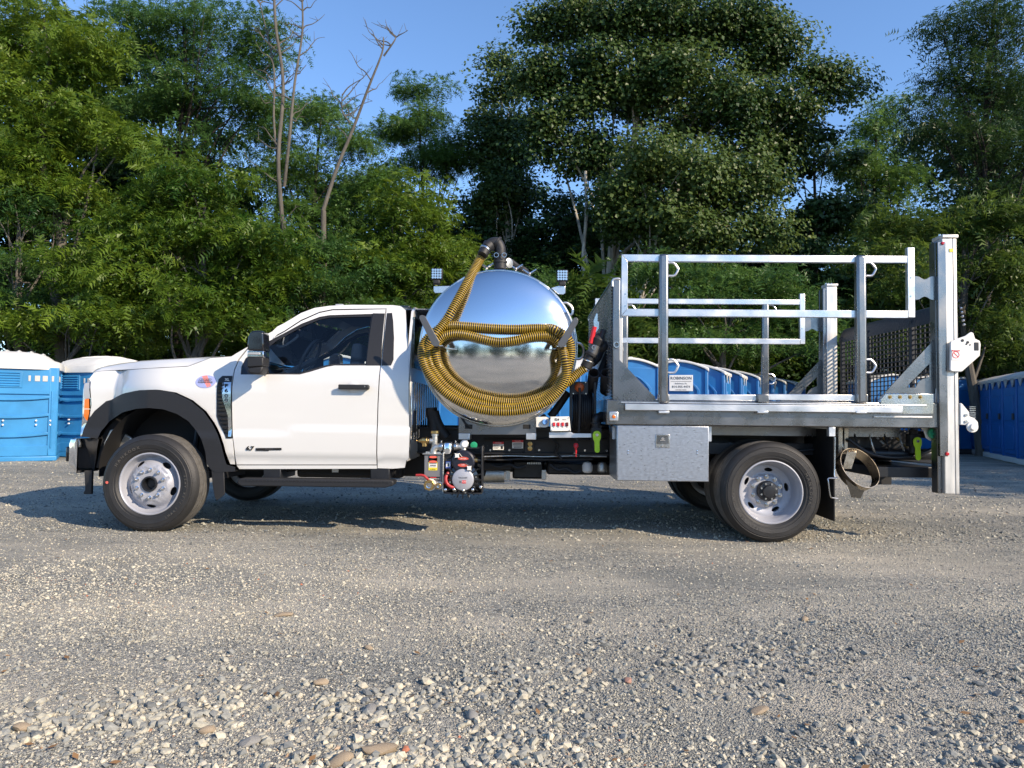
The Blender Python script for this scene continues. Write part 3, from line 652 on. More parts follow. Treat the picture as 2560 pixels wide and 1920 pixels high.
# shared dark filler trees farther back, copied
def filler(kind, seed, H, Rr, nl):
    global rng
    u = unit(rng.normal(size=(nl, 3))); r = rng.random(nl)**.4
    c = u*r[:,None]*np.array([Rr, Rr, H*.46]) + np.array([0,0,H*.52]); rr = .95*(.7+.5*rng.random(nl))
    V, F, t = make_crown(kind, c, np.stack([rr, rr, rr*.55], -1)); return c, V, F, t
protos = []
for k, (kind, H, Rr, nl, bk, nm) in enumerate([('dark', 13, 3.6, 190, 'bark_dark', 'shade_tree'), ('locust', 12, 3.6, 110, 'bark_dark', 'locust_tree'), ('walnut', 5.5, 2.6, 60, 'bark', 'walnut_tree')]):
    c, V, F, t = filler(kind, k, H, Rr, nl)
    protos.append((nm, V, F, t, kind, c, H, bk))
made = {}
def place_filler(k, x, y, s, sz, rot, label, cat='tree'):
    nm, V, F, t, kind, c, H, bk = protos[k]
    if k not in made:
        root = empty(nm, (0,0,0)); tr = trunk_mesh(c, (0,0,-.1), (0,0,H*.9), .17, 50+k, 18).build('trunk', M[bk], root, fix=False); cw = quick_mesh('crown', V, F, M[LEAF[kind]], root, attr=t)
        made[k] = (root, tr, cw)
    else:
        r0, a, b = made[k]; root = r0.copy(); col.objects.link(root)
        for ch in (a, b): q = ch.copy(); col.objects.link(q); q.parent = root
    root.location = (x, y, 0); root.scale = (s, s, sz); root.rotation_euler = (0, 0, rot); tag(root, label, cat, 'trees and bushes of the wood edge behind the yard'); return root
rr = random.Random(5)
spots = [(0,-14.5,27,1.1,1.2,'far dark tree behind the upper left walnut'),(1,-10.5,29,1.1,1.05,'far locust behind the left mound of walnut leaves'),(0,-7.6,31,1.0,.95,'far dark tree seen left of the dead trunks'),
 (0,-4.4,31,1,.62,'short far tree below the blue gap'),(0,-1.2,32,1,.66,'short far tree right of the blue gap'),(0,1.6,30,1,.80,'far dark tree left behind the giant sycamore'),(0,4.6,29,1.1,1.0,'far dark tree behind the giant sycamore trunk'),
 (1,7.8,30,1.1,1.0,'far locust behind the right half of the sycamore'),(0,10.6,30,1,.74,'far dark tree below the right blue gap'),(1,13.8,29,1.1,.85,'far locust left of the tall right tree'),(0,17.5,29,1.2,1.2,'far dark tree behind the tall right tree'),(0,21,27,1.1,1.2,'far dark tree beyond the right edge'),
 (0,-18.5,25,1.1,1.3,'far dark tree beyond the left edge')]
spots += [(0,-2.6,27,.8,.55,'dark tree behind the left side of the tank'),(0,0.2,27,.85,.6,'dark tree behind the tank top'),(0,2.6,26.5,.85,.62,'dark tree behind the headboard'),(1,6.2,26,.9,.62,'locust deep behind the bed rails'),(0,9.4,26.5,.9,.6,'dark tree behind the far gate'),(1,12.6,26,.9,.66,'locust deep behind the mesh platform'),(0,-5.6,30,1,.80,'dark tree low between the dead trunks'),(0,-3.0,30,.9,.66,'dark tree under the leaning dead trunk'),(0,-22.5,23,1.1,1.2,'dark tree outside the left picture edge'),(1,-27,21,1.1,1.0,'locust well outside the left picture edge'),(0,-31,18,1.1,1.1,'dark tree farthest out on the left'),(0,25.5,25,1.1,1.1,'dark tree outside the right picture edge'),(0,-1.9,30,.9,.80,'dark tree behind the narrow sycamore'),(0,-.6,29,1,.88,'dark tree filling the gap left of the giant sycamore'),(0,-6.4,26.5,.85,.6,'dark tree behind the cab roof'),(1,-10,26,.85,.7,'locust deep behind the hood'),(0,-14,24,.8,.6,'dark tree behind the left toilets'),(0,15.5,25,.8,.6,'dark tree above the right toilet row')]
for k, x, y, s, sz, lab in spots: place_filler(k, x, y, s, sz, rr.uniform(0, 6), lab)
low = [(-13,24,.9,'low leafy growth at far left behind the toilets'),(-8.8,24,1,'low leafy growth under the left locust'),(-5,24.5,1,'low leafy growth behind the dead trunks'),(-1.2,24,1,'low leafy growth left behind the tank'),(2,24.5,1,'low leafy growth right behind the tank'),
 (5.4,25,.95,'low leafy growth behind the headboard'),(8.6,27,1,'low leafy growth behind the far bed rails'),(12,27.5,1.1,'low leafy growth behind the mesh platform'),(15.6,26,1.1,'low leafy growth behind the right toilet row'),(19,24,1.1,'low leafy growth at the far right edge')]
for x, y, s, lab in low: place_filler(2, x, y, s, s*1.0, rr.uniform(0, 6), lab, 'bush')
# trees right of the picture: their shade lies over the right side of the yard
for x, y, s, sz, lab in [(14.2,5.6,.62,.44,'short tree right of the picture shading the yard'),(17.5,7.0,.8,.62,'tree right of the picture shading the toilets'),(21.5,7.5,1,.8,'tall tree right of the picture'),(25,12,1.1,.9,'tall tree beyond the right toilet row')]:
    place_filler(0, x, y, s, sz, rr.uniform(0, 6), lab)
# trees behind the viewer, mirrored in the polished tank
for k in range(16):
    place_filler(k % 2, -52+6.2*k+rr.uniform(-1,1), -34+rr.uniform(-3,3)-abs(k-6)*.6, 1.2, rr.uniform(.45,.65), rr.uniform(0, 6), 'tree across the yard behind the viewer')['group'] = 'trees behind the viewer'

# ------------------------------------------------------------------ portable toilets
def curve_roof(mb, w, d, z0, rise, over=.05, n=14, lip=.05, axis='x'):
    """Curved gable cap, ridge along y; span w along x."""
    top = []; bot = []
    for i in range(n+1):
        t = i/n*2-1; x = t*(w/2+over); z = z0 + rise*(1-abs(t)**1.7)*1.0
        top.append((x, z+lip)); bot.append((x, z if abs(t) < .93 else z-.03))
    poly = top + bot[::-1]
    mb.prism(poly, -d/2-over, d/2+over)
def standard_toilet(dark=False, pipe=True, sign=False):
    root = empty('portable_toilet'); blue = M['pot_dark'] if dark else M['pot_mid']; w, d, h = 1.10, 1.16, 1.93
    MB().box(-w/2-.03, w/2+.03, -d/2-.03, d/2+.03, .0, .13).build('skid_base', M['pot_roof'] if dark else M['pvc'], root, bevel=.02)
    mb = MB(); mb.box(-w/2, w/2, -d/2, d/2, .13, h)
    for sx in (-1, 1):
        for sy in (-1, 1): mb.box(sx*w/2-.035, sx*w/2+.035, sy*d/2-.035, sy*d/2+.035, .13, h)
    for sx in (-1, 1):                                   # ribs on the long sides
        for yy in (-.34,-.2,.2,.34): mb.box(sx*(w/2+.0)-.02, sx*(w/2)+.02, yy-.022, yy+.022, .2, h-.15)
    mb.build('wall', blue, root, bevel=.015)
    # arched raised frame on the gable end
    g = MB(); n = 12
    def arch(s, rise): return [(-.42*s, .35)] + [(-.42*s + .84*s*i/n, h-.42 + rise*(1-abs(i/n*2-1)**2.2)) for i in range(n+1)] + [(.42*s, .35)]
    q = arch(1, .27); q2 = arch(.86, .25); ring = q + q2[::-1]
    for a in range(len(q)-1):
        p = [q[a], q[a+1], q2[a+1], q2[a]]; g.prism(p, -d/2-.028, -d/2+.01)
    g.prism([(-w/2+.03, h-.02)] + [(-w/2+.03+(w-.06)*i/n, h-.02+.17*(1-abs(i/n*2-1)**1.7)) for i in range(1, n)] + [(w/2-.03, h-.02)], -d/2+.004, -d/2+.05)
    g.prism([(-w/2+.03, h-.02)] + [(-w/2+.03+(w-.06)*i/n, h-.02+.17*(1-abs(i/n*2-1)**1.7)) for i in range(1, n)] + [(w/2-.03, h-.02)], d/2-.05, d/2-.004)
    g.build('arched_rib', blue, root, bevel=.006)
    dr = MB(); dr.box(w/2+.004, w/2+.045, -.40, .40, .2, h-.22); dr.box(w/2+.04, w/2+.06, -.33, .33, .3, .85); dr.box(w/2+.04, w/2+.06, -.33, .33, .95, h-.4)
    do = dr.build('door', blue, root, bevel=.012)
    MB().box(w/2+.05, w/2+.085, .28, .36, .98, 1.12).build('latch', M['pvc'], do, bevel=.006)
    for yy in (-.24, .24):
        MB().add([(w/2+.05, yy-.13, h-.03), (w/2+.05, yy+.13, h-.03), (w/2+.05, yy, h-.22), (w/2+.03, yy-.13, h-.03), (w/2+.03, yy+.13, h-.03), (w/2+.03, yy, h-.22)],
                 [(0,1,2),(5,4,3),(0,3,4,1),(1,4,5,2),(2,5,3,0)]).build('vent_notch', M['pot_vent'], root)
    rf = MB(); curve_roof(rf, w, d, h-.03, .17); rf.box(-.04,.04,-d/2-.04,d/2+.04,h+.17,h+.20); ro = rf.build('roof', M['pot_roof'], root, bevel=.012)
    if pipe: MB().cyl((-.3, .38, h), (-.3, .38, h+.30), .05, 14).build('vent_pipe', M['pvc'], root)
    if sign:
        sg = MB().box(-.17, .29, -d/2-.045, -d/2-.03, h-.44, h-.12).build('sign_board', M['label_white'], root, bevel=.004)
        text('ROBINSON', .082, (.06, -d/2-.048, h-.185), M['ink'], sg, sx=1.0); MB().box(-.14, .26, -d/2-.0475, -d/2-.0455, h-.25, h-.243).build('rule', M['ink_grey'], sg)
        text('Bellefonte, Pa.', .042, (.06, -d/2-.048, h-.29), M['ink_grey'], sg); text('814-355-4474', .062, (.06, -d/2-.048, h-.355), M['ink'], sg)
        text('PORTABLE TOILETS', .024, (.06, -d/2-.048, h-.415), M['ink_grey'], sg)
    return root
def tree_copy(o, parent=None):
    c = o.copy(); col.objects.link(c)
    if parent: c.parent = parent
    for ch in list(o.children): tree_copy(ch, c)
    return c
G = 'portable toilets standing in rows in the yard'
def put(o, x, y, rot, label, s=1.0):
    o.location = (x, y, 0); o.rotation_euler = (0, 0, R(rot)); o.scale = (s, s, s); tag(o, label, 'portable toilet', G); return o
first = standard_toilet(sign=True, pipe=False)
p = P(1695, 1000, 14.9); put(first, p.x, 14.9, -12, 'blue toilet with the white name and phone sign on its gable end')
plain = standard_toilet(pipe=False); used = [False]
def std(x, y, rot, label):
    o = plain if not used[0] else tree_copy(plain); used[0] = True; return put(o, x, y, rot, label)
ordn = ['next behind the signed one', 'third in the row receding behind the signed one', 'fourth in the row receding behind the signed one', 'fifth in the row receding behind the signed one', 'sixth in the row receding behind the signed one', 'seventh in the row receding behind the signed one', 'eighth and farthest in the row behind the signed one']
for k, (px, Y) in enumerate([(1752,16.0),(1798,17.2),(1842,18.4),(1880,19.6),(1912,20.8),(1940,22.0),(1964,23.2)]):
    q = P(px, 1000, Y); std(q.x, Y, -22, 'blue toilet with white roof, ' + ordn[k])
for k, px in enumerate([1560, 1418, 1276, 1134, 1000, 866, 730]):
    q = P(px, 1000, 14.4); std(q.x, 14.4, (4, 92, 6, 88, 3, 0, 2)[k], 'blue toilet behind the truck, ' + ['left neighbour of the signed one', 'seen right of the steel tank', 'hidden behind the steel tank', 'seen through the gap left of the tank', 'behind the rear of the cab', 'behind the cab door', 'behind the front of the cab door'][k])
for k, (px, Y) in enumerate([(2200,19.3),(2290,20.0),(2375,20.6)]):
    q = P(px, 1000, Y); std(q.x, Y, 3, 'blue toilet seen through the black mesh, ' + ['leftmost', 'middle one', 'rightmost beside the liftgate column'][k])
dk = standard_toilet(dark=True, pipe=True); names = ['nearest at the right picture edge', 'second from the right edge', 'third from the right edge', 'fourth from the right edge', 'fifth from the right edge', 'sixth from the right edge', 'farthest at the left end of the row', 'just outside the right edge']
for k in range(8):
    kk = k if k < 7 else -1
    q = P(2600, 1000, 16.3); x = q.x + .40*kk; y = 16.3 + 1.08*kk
    o = dk if k == 0 else tree_copy(dk); put(o, x, y, 162, 'blue toilet with tree shade in its darker colour, ' + names[k], 1.0)

def big_toilet():
    root = empty('portable_toilet'); w, d, h = 1.60, 1.60, 1.80; blue = M['pot']
    MB().box(-w/2-.02, w/2+.02, -d/2-.02, d/2+.02, .0, .10).build('skid_base', M['pot'], root, bevel=.02)
    mb = MB(); mb.box(-w/2+.02, w/2-.02, -d/2+.02, d/2-.02, .1, h); mb.build('wall', blue, root, bevel=.02)
    for ax in range(4):
        rot = Matrix.Rotation(ax*math.pi/2, 4, 'Z'); f = MB(); y = -d/2
        # outer frame round a dished panel, built as strips proud of the recessed wall
        for x0, x1, z0_, z1_ in ((-w/2, -w/2+.13, .1, h), (w/2-.13, w/2, .1, h), (-w/2+.13, w/2-.13, .1, .30), (-w/2+.13, w/2-.13, h-.52, h-.0)):
            f.box(x0, x1, y-.012, y+.03, z0_, z1_)
        for zz, c in ((1.26, .05), (.92, .05), (.56, .05)):
            n = 10; pts = [(-w/2+.13 + (w-.26)*i/n, zz - c*(1-(i/n*2-1)**2)) for i in range(n+1)]
            for a in range(n): f.prism([pts[a], pts[a+1], (pts[a+1][0], pts[a+1][1]-.055), (pts[a][0], pts[a][1]-.055)], y-.022, y+.03)
        f.box(w/2-.10, w/2-.075, y-.03, y-.01, .25, h-.45)
        for v in f.v: pass
        f.v = [tuple(rot @ Vector(p)) for p in f.v]; pn = f.build('side_panel', blue, root, bevel=.012)
        v = MB(); v.box(-.23, .23, y-.03, y-.013, h-.40, h-.09); v.v = [tuple(rot @ Vector(p)) for p in v.v]; vf = v.build('vent_frame', blue, root, bevel=.01)
        for k in range(6):
            s = MB(); z = h-.375+.048*k; s.add([(-.19,y-.031,z),(.19,y-.031,z),(.19,y-.052,z+.012),(-.19,y-.052,z+.012),(-.19,y-.031,z+.03),(.19,y-.031,z+.03)], [(0,1,2,3),(3,2,5,4),(0,3,4),(1,5,2),(0,4,5,1)])
            s.v = [tuple(rot @ Vector(p)) for p in s.v]; s.build('louvre', blue, vf, fix=True)
        for sx in (-1, 1):
            for k in range(4):
                s = MB(); a = sx*(.34 + .125*k); wd = (.04, .085, .085, .04)[k]; s.box(a-wd/2, a+wd/2, y-.02, y-.008, h-.27, h-.16)
                s.v = [tuple(rot @ Vector(p)) for p in s.v]; s.build('vent_slot', M['pot_vent'], root, bevel=.008)
        if ax == 0:
            for xx in (-.05, .47, .70):
                for zz in (.78, .70): MB().cyl((xx, y-.03, zz), (xx, y+.0, zz), .016, 10).build('rivet', M['label_white'], root)
    # domed roof
    rf = MB(); n = 20; L = []
    def sq(t, s, z):
        out = []
        for k in range(n*4):
            a = 2*math.pi*k/(n*4); c, s_ = math.cos(a), math.sin(a); e = 5; rr_ = (abs(c)**e + abs(s_)**e)**(-1/e); out.append((c*rr_*s, s_*rr_*s, z))
        return out
    for s, z in ((.80,h-.04),(.86,h-.04),(.865,h+.02),(.855,h+.10),(.79,h+.13),(.72,h+.15),(.60,h+.24),(.42,h+.30),(.2,h+.325),(.01,h+.33)): L.append(sq(0, s, z))
    vs = [p for l in L for p in l]; m = n*4
    rf.add(vs, [(i*m+k, i*m+(k+1) % m, (i+1)*m+(k+1) % m, (i+1)*m+k) for i in range(len(L)-1) for k in range(m)])
    for xx in (-.5,-.3,-.1,.1,.3,.5):
        q = [(xx, y_, h+.155 + .175*(1-abs(y_/.66)**2.2)*(1-abs(xx/.75)**3)) for y_ in np.linspace(-.62,.62,13)]; rf.tube(q, .035, 6)
    rf.build('roof', M['pot_roof'], root, ang=50)
    return root
bt = big_toilet(); p = P(30, 1000, 13.9); put(bt, p.x, 13.9, 31, 'wide accessible toilet with domed white roof at the left picture edge')
b2 = tree_copy(bt); p = P(262, 1000, 15.4); put(b2, p.x, 15.4, -17, 'wide accessible toilet turned edgeways in front of the truck nose')
b3 = tree_copy(bt); p = P(520, 1000, 17.0); put(b3, p.x, 17.0, -40, 'wide accessible toilet hidden behind the hood')
# ------------------------------------------------------------------ the truck
YM = 7.19                                      # the truck's middle plane
truck = empty('service_truck', (0, YM, 0), worldkids=True)
tag(truck, 'white single cab flatbed service truck with round steel tank and aluminium stake bed', 'truck')
ZB = 1.42
def crease(x): return .905 - .045*min(1, max(0, (-1.95-x)/.35))
def sstep(a, b, v): t = min(1, max(0, (v-a)/(b-a))); return t*t*(3-2*t)
def fs(x, z):
    y = 6.17
    y += .02*max(0, (1.0-z)/.5)**2
    if z > ZB-.1: y += .24*(max(0, z-ZB+.1)/.66)**1.6
    y -= .013*sstep(crease(x)+.014, crease(x)-.05, z) - .020*sstep(.665, .60, z)
    y += .018*max(0, (z-.95)/.5)**2 if z > .95 else 0
    if x < -3.15: y += .22*min(1.2, (-3.15-x)/.55)**2
    if x < -2.3 and z > 1.22: y += .07*sstep(1.22, 1.46, z)
    return y
def S(zx, zy, f=fs):
    y = 6.2
    for _ in range(14): p = W(z1, zx, zy, y); y = f(p.x, p.z)
    return p
def S2(pts): return [(p.x, p.z) for p in (S(a, b) for a, b in pts)]
mk = lambda n, m, pts, **k: panel(n, m, k.pop('parent', truck), S2(pts), k.pop('f', fs), **k)

arch_out = [(155,890),(165,850),(188,800),(230,740),(300,681),(400,636),(500,615),(600,612),(700,628),(800,675),(880,741),(930,811),(965,881),(985,941),(1012,1030),(1024,1058)]
arch_in = [(248,905),(270,860),(320,800),(400,747),(480,726),(560,721),(640,729),(720,756),(790,800),(838,858),(868,910),(890,980),(903,1050),(930,1085)]
shut = [(205,508),(250,500),(330,497),(450,490),(600,481),(700,476),(770,472),(830,450),(905,421)]
fen = shut[::-1] + [(174,548),(186,562),(190,700),(174,800),(160,890)] + arch_out[1:] + [(1052,1060),(1042,960),(1032,850),(1029,700),(1034,560),(1046,490),(1070,430),(1118,369),(1131,352),(1060,393),(1030,412)]
door = [(1125,374),(1077,434),(1052,492),(1040,562),(1035,700),(1038,850),(1048,960),(1062,1061),(1903,1061),(1903,860),(1908,700),(1918,520),(1925,465),(1943,300),(1957,129),(1640,134),(1560,150),(1450,199),(1350,264),(1245,334)]
hole = [(1085,520),(1090,470),(1115,422),(1230,343),(1350,270),(1450,215),(1560,173),(1620,163),(1953,153),(1930,466),(1650,466),(1600,475),(1500,505),(1440,520)]
cabs = [(1131,352),(1230,285),(1350,210),(1450,150),(1530,120),(1620,107),(1750,101),(2000,103),(2050,109),(2078,135),(2090,300),(2096,500),(2098,830),(2105,842),(2096,1030),(2082,1036),(2072,1080),(2000,1086),(1909,1083),(1909,860),(1914,700),(1924,520),(1931,465),(1949,300),(1963,122),(1640,127),(1560,143),(1450,191),(1350,256),(1240,328),(1131,368)]
d0 = None
for mir, nm in ((None, ''), (YM, 'far')):
    lab = None
    mk('fender', M['paint'], fen, mir=mir, step=.045)
    d = mk('door', M['paint'], door, holes=[S2(hole)], mir=mir, step=.05)
    d0 = d0 or d
    mk('cab_side', M['paint'], cabs, mir=mir, step=.06)
    mk('rocker_panel', M['paint'], [(1062,1066),(1904,1066),(1906,1086),(1078,1088)], mir=mir, step=.1)
    # glazing and trims
    gl = [(1222,516),(1236,400),(1252,345),(1350,283),(1450,228),(1556,184),(1620,171),(1876,165),(1841,460),(1640,461),(1592,470),(1502,497),(1441,515)]
    panel('window', M['glass'], d, S2(gl), lambda x, z: fs(x, z)+.014, mir=mir, lip=0, step=.12)
    panel('window_seal', M['plastic'], d, S2(hole), lambda x, z: fs(x, z)+.008, holes=[S2([(1246,513),(1246,400),(1262,348),(1352,289),(1452,233),(1558,190),(1620,177),(1870,171),(1836,455),(1640,456),(1590,465),(1500,492),(1440,511)])], mir=mir, step=.08)
    panel('door_pillar_trim', M['plastic'], d, S2([(1882,152),(1952,153),(1929,465),(1842,465)]), fs, off=.004, mir=mir, lip=.02)
    mk('quarter_trim', M['plastic'], [(1966,151),(1996,150),(2003,200),(2008,300),(2005,430),(1990,465),(1934,466),(1951,300)], off=.004, mir=mir, lip=.01)
    # black fender flare
    panel('fender_flare', M['plastic'], truck, S2(arch_out + [(1075,1071),(1075,1098),(960,1102)] + arch_in[::-1] + [(200,897)]), lambda x, z: min(6.17, fs(x, z)) if x > -3.3 else fs(x, z)-.005, off=.055, mir=mir, lip=.05, step=.05)
# front lower corner of the flare, hanging air dam
mk('bumper_corner', M['plastic'], [(158,908),(246,906),(232,1000),(216,1100),(142,1092),(140,1000)], off=.03, lip=.06)
MB().prismz(z1, [(145,1098),(192,1098),(188,1240),(142,1240),(140,1228),(150,1215)], 6.32, .03).build('air_dam', M['plastic'], truck, bevel=.004)
# flare crease line: slim upper ledge that catches light
# door handle
hb = MB(); a = rect(z1, 1672, 580, 1856, 610, 6.12); hb.box(a[0], a[1], 6.115, 6.14, a[2], a[3]); hb.box(a[0]+.01, a[0]+.04, 6.13, 6.19, a[2]+.005, a[3]-.005); hb.box(a[1]-.05, a[1]-.005, 6.13, 6.19, a[2]+.004, a[3]-.004)
h = hb.build('handle', M['plastic'], d0, bevel=.008)
MB().cyl(W(z1, 1831, 592, 6.113), W(z1, 1831, 592, 6.118), .007, 14).build('key_lock', M['chrome'], h if False else d0)
rc = S(1765, 596); MB().lathe([(.052,0),(.045,.002),(.03,.006),(.0,.009)], (rc.x, 6.158+.012, rc.z), (0,-1,0), 24).build('handle_recess', M['paint'], d0)
# door badge
b = mk('badge', M['gloss_black'], [(1178,962),(1332,961),(1332,974),(1258,975),(1255,979),(1178,978)], parent=d0, off=.006, lip=.006)
p = S(1141, 964); text('6.7', .046, (p.x, p.y-.006, p.z), M['gloss_black'], b, sx=1.15, bold=.0022, ext=.002, shear=.15)
p = S(1258, 968); text('POWER STROKE', .0085, (p.x, p.y-.008, p.z), M['ink_grey'], b, sx=1.15)
# fender vent with model lettering
vent_o = [(1038,528),(978,528),(955,548),(945,590),(943,770),(958,815),(1000,903),(1036,903)]
v = mk('fender_vent', M['plastic'], vent_o, off=.006, lip=.01)
vi = [(1033,568),(985,568),(978,590),(975,640),(982,690),(1008,760),(1012,895),(1033,897)]
ch = mk('vent_blade', M['polish'], [(1033,566),(990,566),(981,590),(978,640),(980,672),(1000,728),(1012,768),(1014,893),(1033,895)], parent=v, off=.013, lip=.006)
for k, (x0, x1, yy) in enumerate([(951,973,575),(951,970,598),(949,968,620),(949,968,645),(949,970,668),(950,974,690),(950,984,712),(952,992,735),(956,1000,765),(964,1004,790),(972,1004,815),(982,1005,842),(990,1006,866)]):
    q = rect(z1, x0, yy-7, x1, yy+5, 6.14); MB().box(q[0], q[1], 6.150, 6.168, q[2], q[3]).build('grille_cell', M['gloss_black'], v, fix=False)
p = S(1007, 551); text('XL', .030, (p.x, p.y-.009, p.z), M['label_white'], v, sx=1.1, bold=.0008)
for s_, yy, m_ in (('F', 589, 'ink'), ('6', 618, 'ink'), ('0', 650, 'ink_grey'), ('0', 676, 'ink_grey')):
    p = S(1003, yy); text(s_, .046, (p.x, p.y-.016, p.z), M[m_], ch, sx=1.35, bold=.001)
# oval sticker
p = S(877, 562)
st_oval = [(p.x + .0905*math.cos(6.283*k/28), p.z + .057*math.sin(6.283*k/28)) for k in range(28)]
stk = panel('oval_sticker', M['decal_blue'], truck, st_oval, fs, off=.003, lip=.002, step=.03)
panel('sticker_stripe', mat('decal_coral', (.75,.22,.20), .4), stk, [(p.x+a, p.z+b_) for a, b_ in ((-.045,.048),(.0,.055),(.055,-.038),(.02,-.052))], fs, off=.0042, lip=0)
text('CERTIFIED', .024, (p.x, p.y-.011, p.z+.018), M['ink_grey'], stk, bold=.0004); text('CLEAN IDLE', .024, (p.x, p.y-.011, p.z-.006), M['ink_grey'], stk, bold=.0004)
MB().box(p.x-.035, p.x+.005, p.y-.0095, p.y-.0085, p.z-.038, p.z-.022).build('sticker_box', M['label_white'], stk); text('OBD', .012, (p.x-.015, p.y-.011, p.z-.030), M['ink'], stk)
# lamp at the nose
hl = [(146,572),(184,562),(188,700),(172,800),(156,888),(122,892),(135,760),(138,650)]
head = mk('headlight', M['chrome'], hl, off=.0, lip=.03)
mk('lens', M['clear'], [(150,574),(180,566),(184,660),(150,668),(144,640)], parent=head, off=.006, lip=.006)
mk('marker_lamp', M['amber'], [(152,672),(160,667),(179,665),(180,725),(150,725)], parent=head, off=.012, lip=.01)
mk('marker_lamp', M['amber'], [(150,729),(180,729),(180,750),(170,797),(160,792),(148,770)], parent=head, off=.012, lip=.01)
# nose: grille wall and bumper
xn = S(140, 700).x
gr = MB(); gr.box(xn+.10, xn+.2, 6.75, 2*YM-6.75, .78, 1.33); gro = gr.build('grille', M['gloss_black'], truck, bevel=.02)
for k in range(5): MB().box(xn+.03, xn+.065, 6.62, 2*YM-6.62, .84+.1*k, .875+.1*k).build('grille_bar', M['chrome'], gro, bevel=.008)
for s_ in (0, 1):
    MB().box(xn+.09, xn+.2, *( (6.58, 6.75) if not s_ else (2*YM-6.75, 2*YM-6.58)), .75, 1.33).build('lamp_housing', M['clear'], truck, bevel=.03)
a = rect(z1, 80, 900, 156, 1104, 6.4)
bp = MB()
prof = [(a[0]+.012,a[3]-.01),(a[0]+.04,a[3]),(a[1]+.02,a[3]),(a[1]+.02,a[2]),(a[0]+.05,a[2]+.03),(a[0],a[2]+.07),(a[0]-.0,a[3]-.05)]
rows = []
for y_, back in ((6.24,.10),(6.27,.045),(6.34,.01),(6.45,0),(6.9,-.04),(YM,-.05)): rows.append((y_, back))
rows = rows + [(2*YM-y_, bk) for y_, bk in rows[::-1][1:]]
vs = []; 
for y_, bk in rows:
    for (x_, zz) in prof: vs.append((x_ + bk if x_ < a[1] else x_, y_, zz))
n = len(prof); fsx = [(i*n+k, i*n+(k+1) % n, (i+1)*n+(k+1) % n, (i+1)*n+k) for i in range(len(rows)-1) for k in range(n)] + [list(range(n)), [(len(rows)-1)*n+k for k in range(n)]]
bp.add(vs, fsx); bo = bp.build('front_bumper', M['chrome'], truck, bevel=.01, ang=50)
q = rect(z1, 78, 950, 112, 1038, 6.4); MB().box(q[0]-.004, q[1]-.03, 6.30, 6.9, q[2], q[3]).build('bumper_insert', M['gloss_black'], bo, bevel=.01)
# hood: edge, shoulder, crown
hood = MB(); st_ = []
pairs = [((205,506),(207,503)),((218,505),(228,486)),((250,499),(262,472)),((330,495),(350,455)),((450,488),(500,436)),((600,479),(620,429)),((700,474),(720,424)),((770,470),(790,419)),((830,448),(850,417)),((880,430),(895,415)),((905,420),(915,414.5)),((960,416),(962,413.5)),((1032,413),(1034,411))]
for k, (A, B) in enumerate(pairs):
    pa = S(*A); yb_ = max(6.45, pa.y+.12); pb = W(z1, *B, yb_); xb = pb.x; xm = (pa.x+xb)/2
    c = Vector((xm-.03, YM, pb.z+.02)); mid = Vector((xm-.01, 6.85, pb.z+.008))
    half = cr([Vector((pa.x, pa.y+.002, pa.z+.002)), Vector((pa.x*.6+xb*.4, pa.y + (yb_-pa.y)*.35, pa.z+(pb.z-pa.z)*.6)), Vector((xb, yb_, pb.z)), mid, c], 4)
    full = half + [Vector((v_.x, 2*YM-v_.y, v_.z)) for v_ in half[::-1][1:]]
    st_.append(full)
n = len(st_[0]); hood.add([p_ for r_ in st_ for p_ in r_], [(i*n+k, (i+1)*n+k, (i+1)*n+k+1, i*n+k+1) for i in range(len(st_)-1) for k in range(n-1)])
hood.build('hood', M['paint'], truck, ang=60)
# hood front lip down to the grille
f0 = st_[0]; fr = MB(); fr.add(f0 + [Vector((v_.x+.02, v_.y, 1.30)) for v_ in f0], [(k, k+1, n+k+1, n+k) for k in range(n-1)]); fr.build('hood_lip', M['paint'], truck)
# roof
roof = MB(); rs = []
for zx, zy in [(1450,150),(1490,133),(1530,120),(1575,112),(1620,107),(1750,101),(1880,101),(2000,103),(2035,106),(2060,117),(2078,135)]:
    pa = S(zx, zy); up = .0 if zx in (1450, 2078) else .035
    e = [Vector((pa.x, pa.y, pa.z)), Vector((pa.x, pa.y+.10, pa.z+.012)), Vector((pa.x, pa.y+.40, pa.z+up)), Vector((pa.x-(.12 if zx < 1600 else 0), YM, pa.z+up+.008))]
    half = cr(e, 5); rs.append(half + [Vector((v_.x, 2*YM-v_.y, v_.z)) for v_ in half[::-1][1:]])
n = len(rs[0]); roof.add([p_ for r_ in rs for p_ in r_], [(i*n+k, (i+1)*n+k, (i+1)*n+k+1, i*n+k+1) for i in range(len(rs)-1) for k in range(n-1)]); roof.build('roof', M['paint'], truck, ang=50)
# roof marker lamp and antenna stub, raised rear brake lamp
pr = S(1640, 104); MB().box(pr.x-.03, pr.x+.05, 6.7, 6.8, pr.z+.02, pr.z+.040).build('roof_lamp', M['clear'], truck, bevel=.008)
pr = S(2030, 104); MB().box(pr.x-.05, pr.x+.05, 6.9, 7.5, pr.z+.02, pr.z+.055).build('high_brake_lamp', M['gloss_black'], truck, bevel=.012)
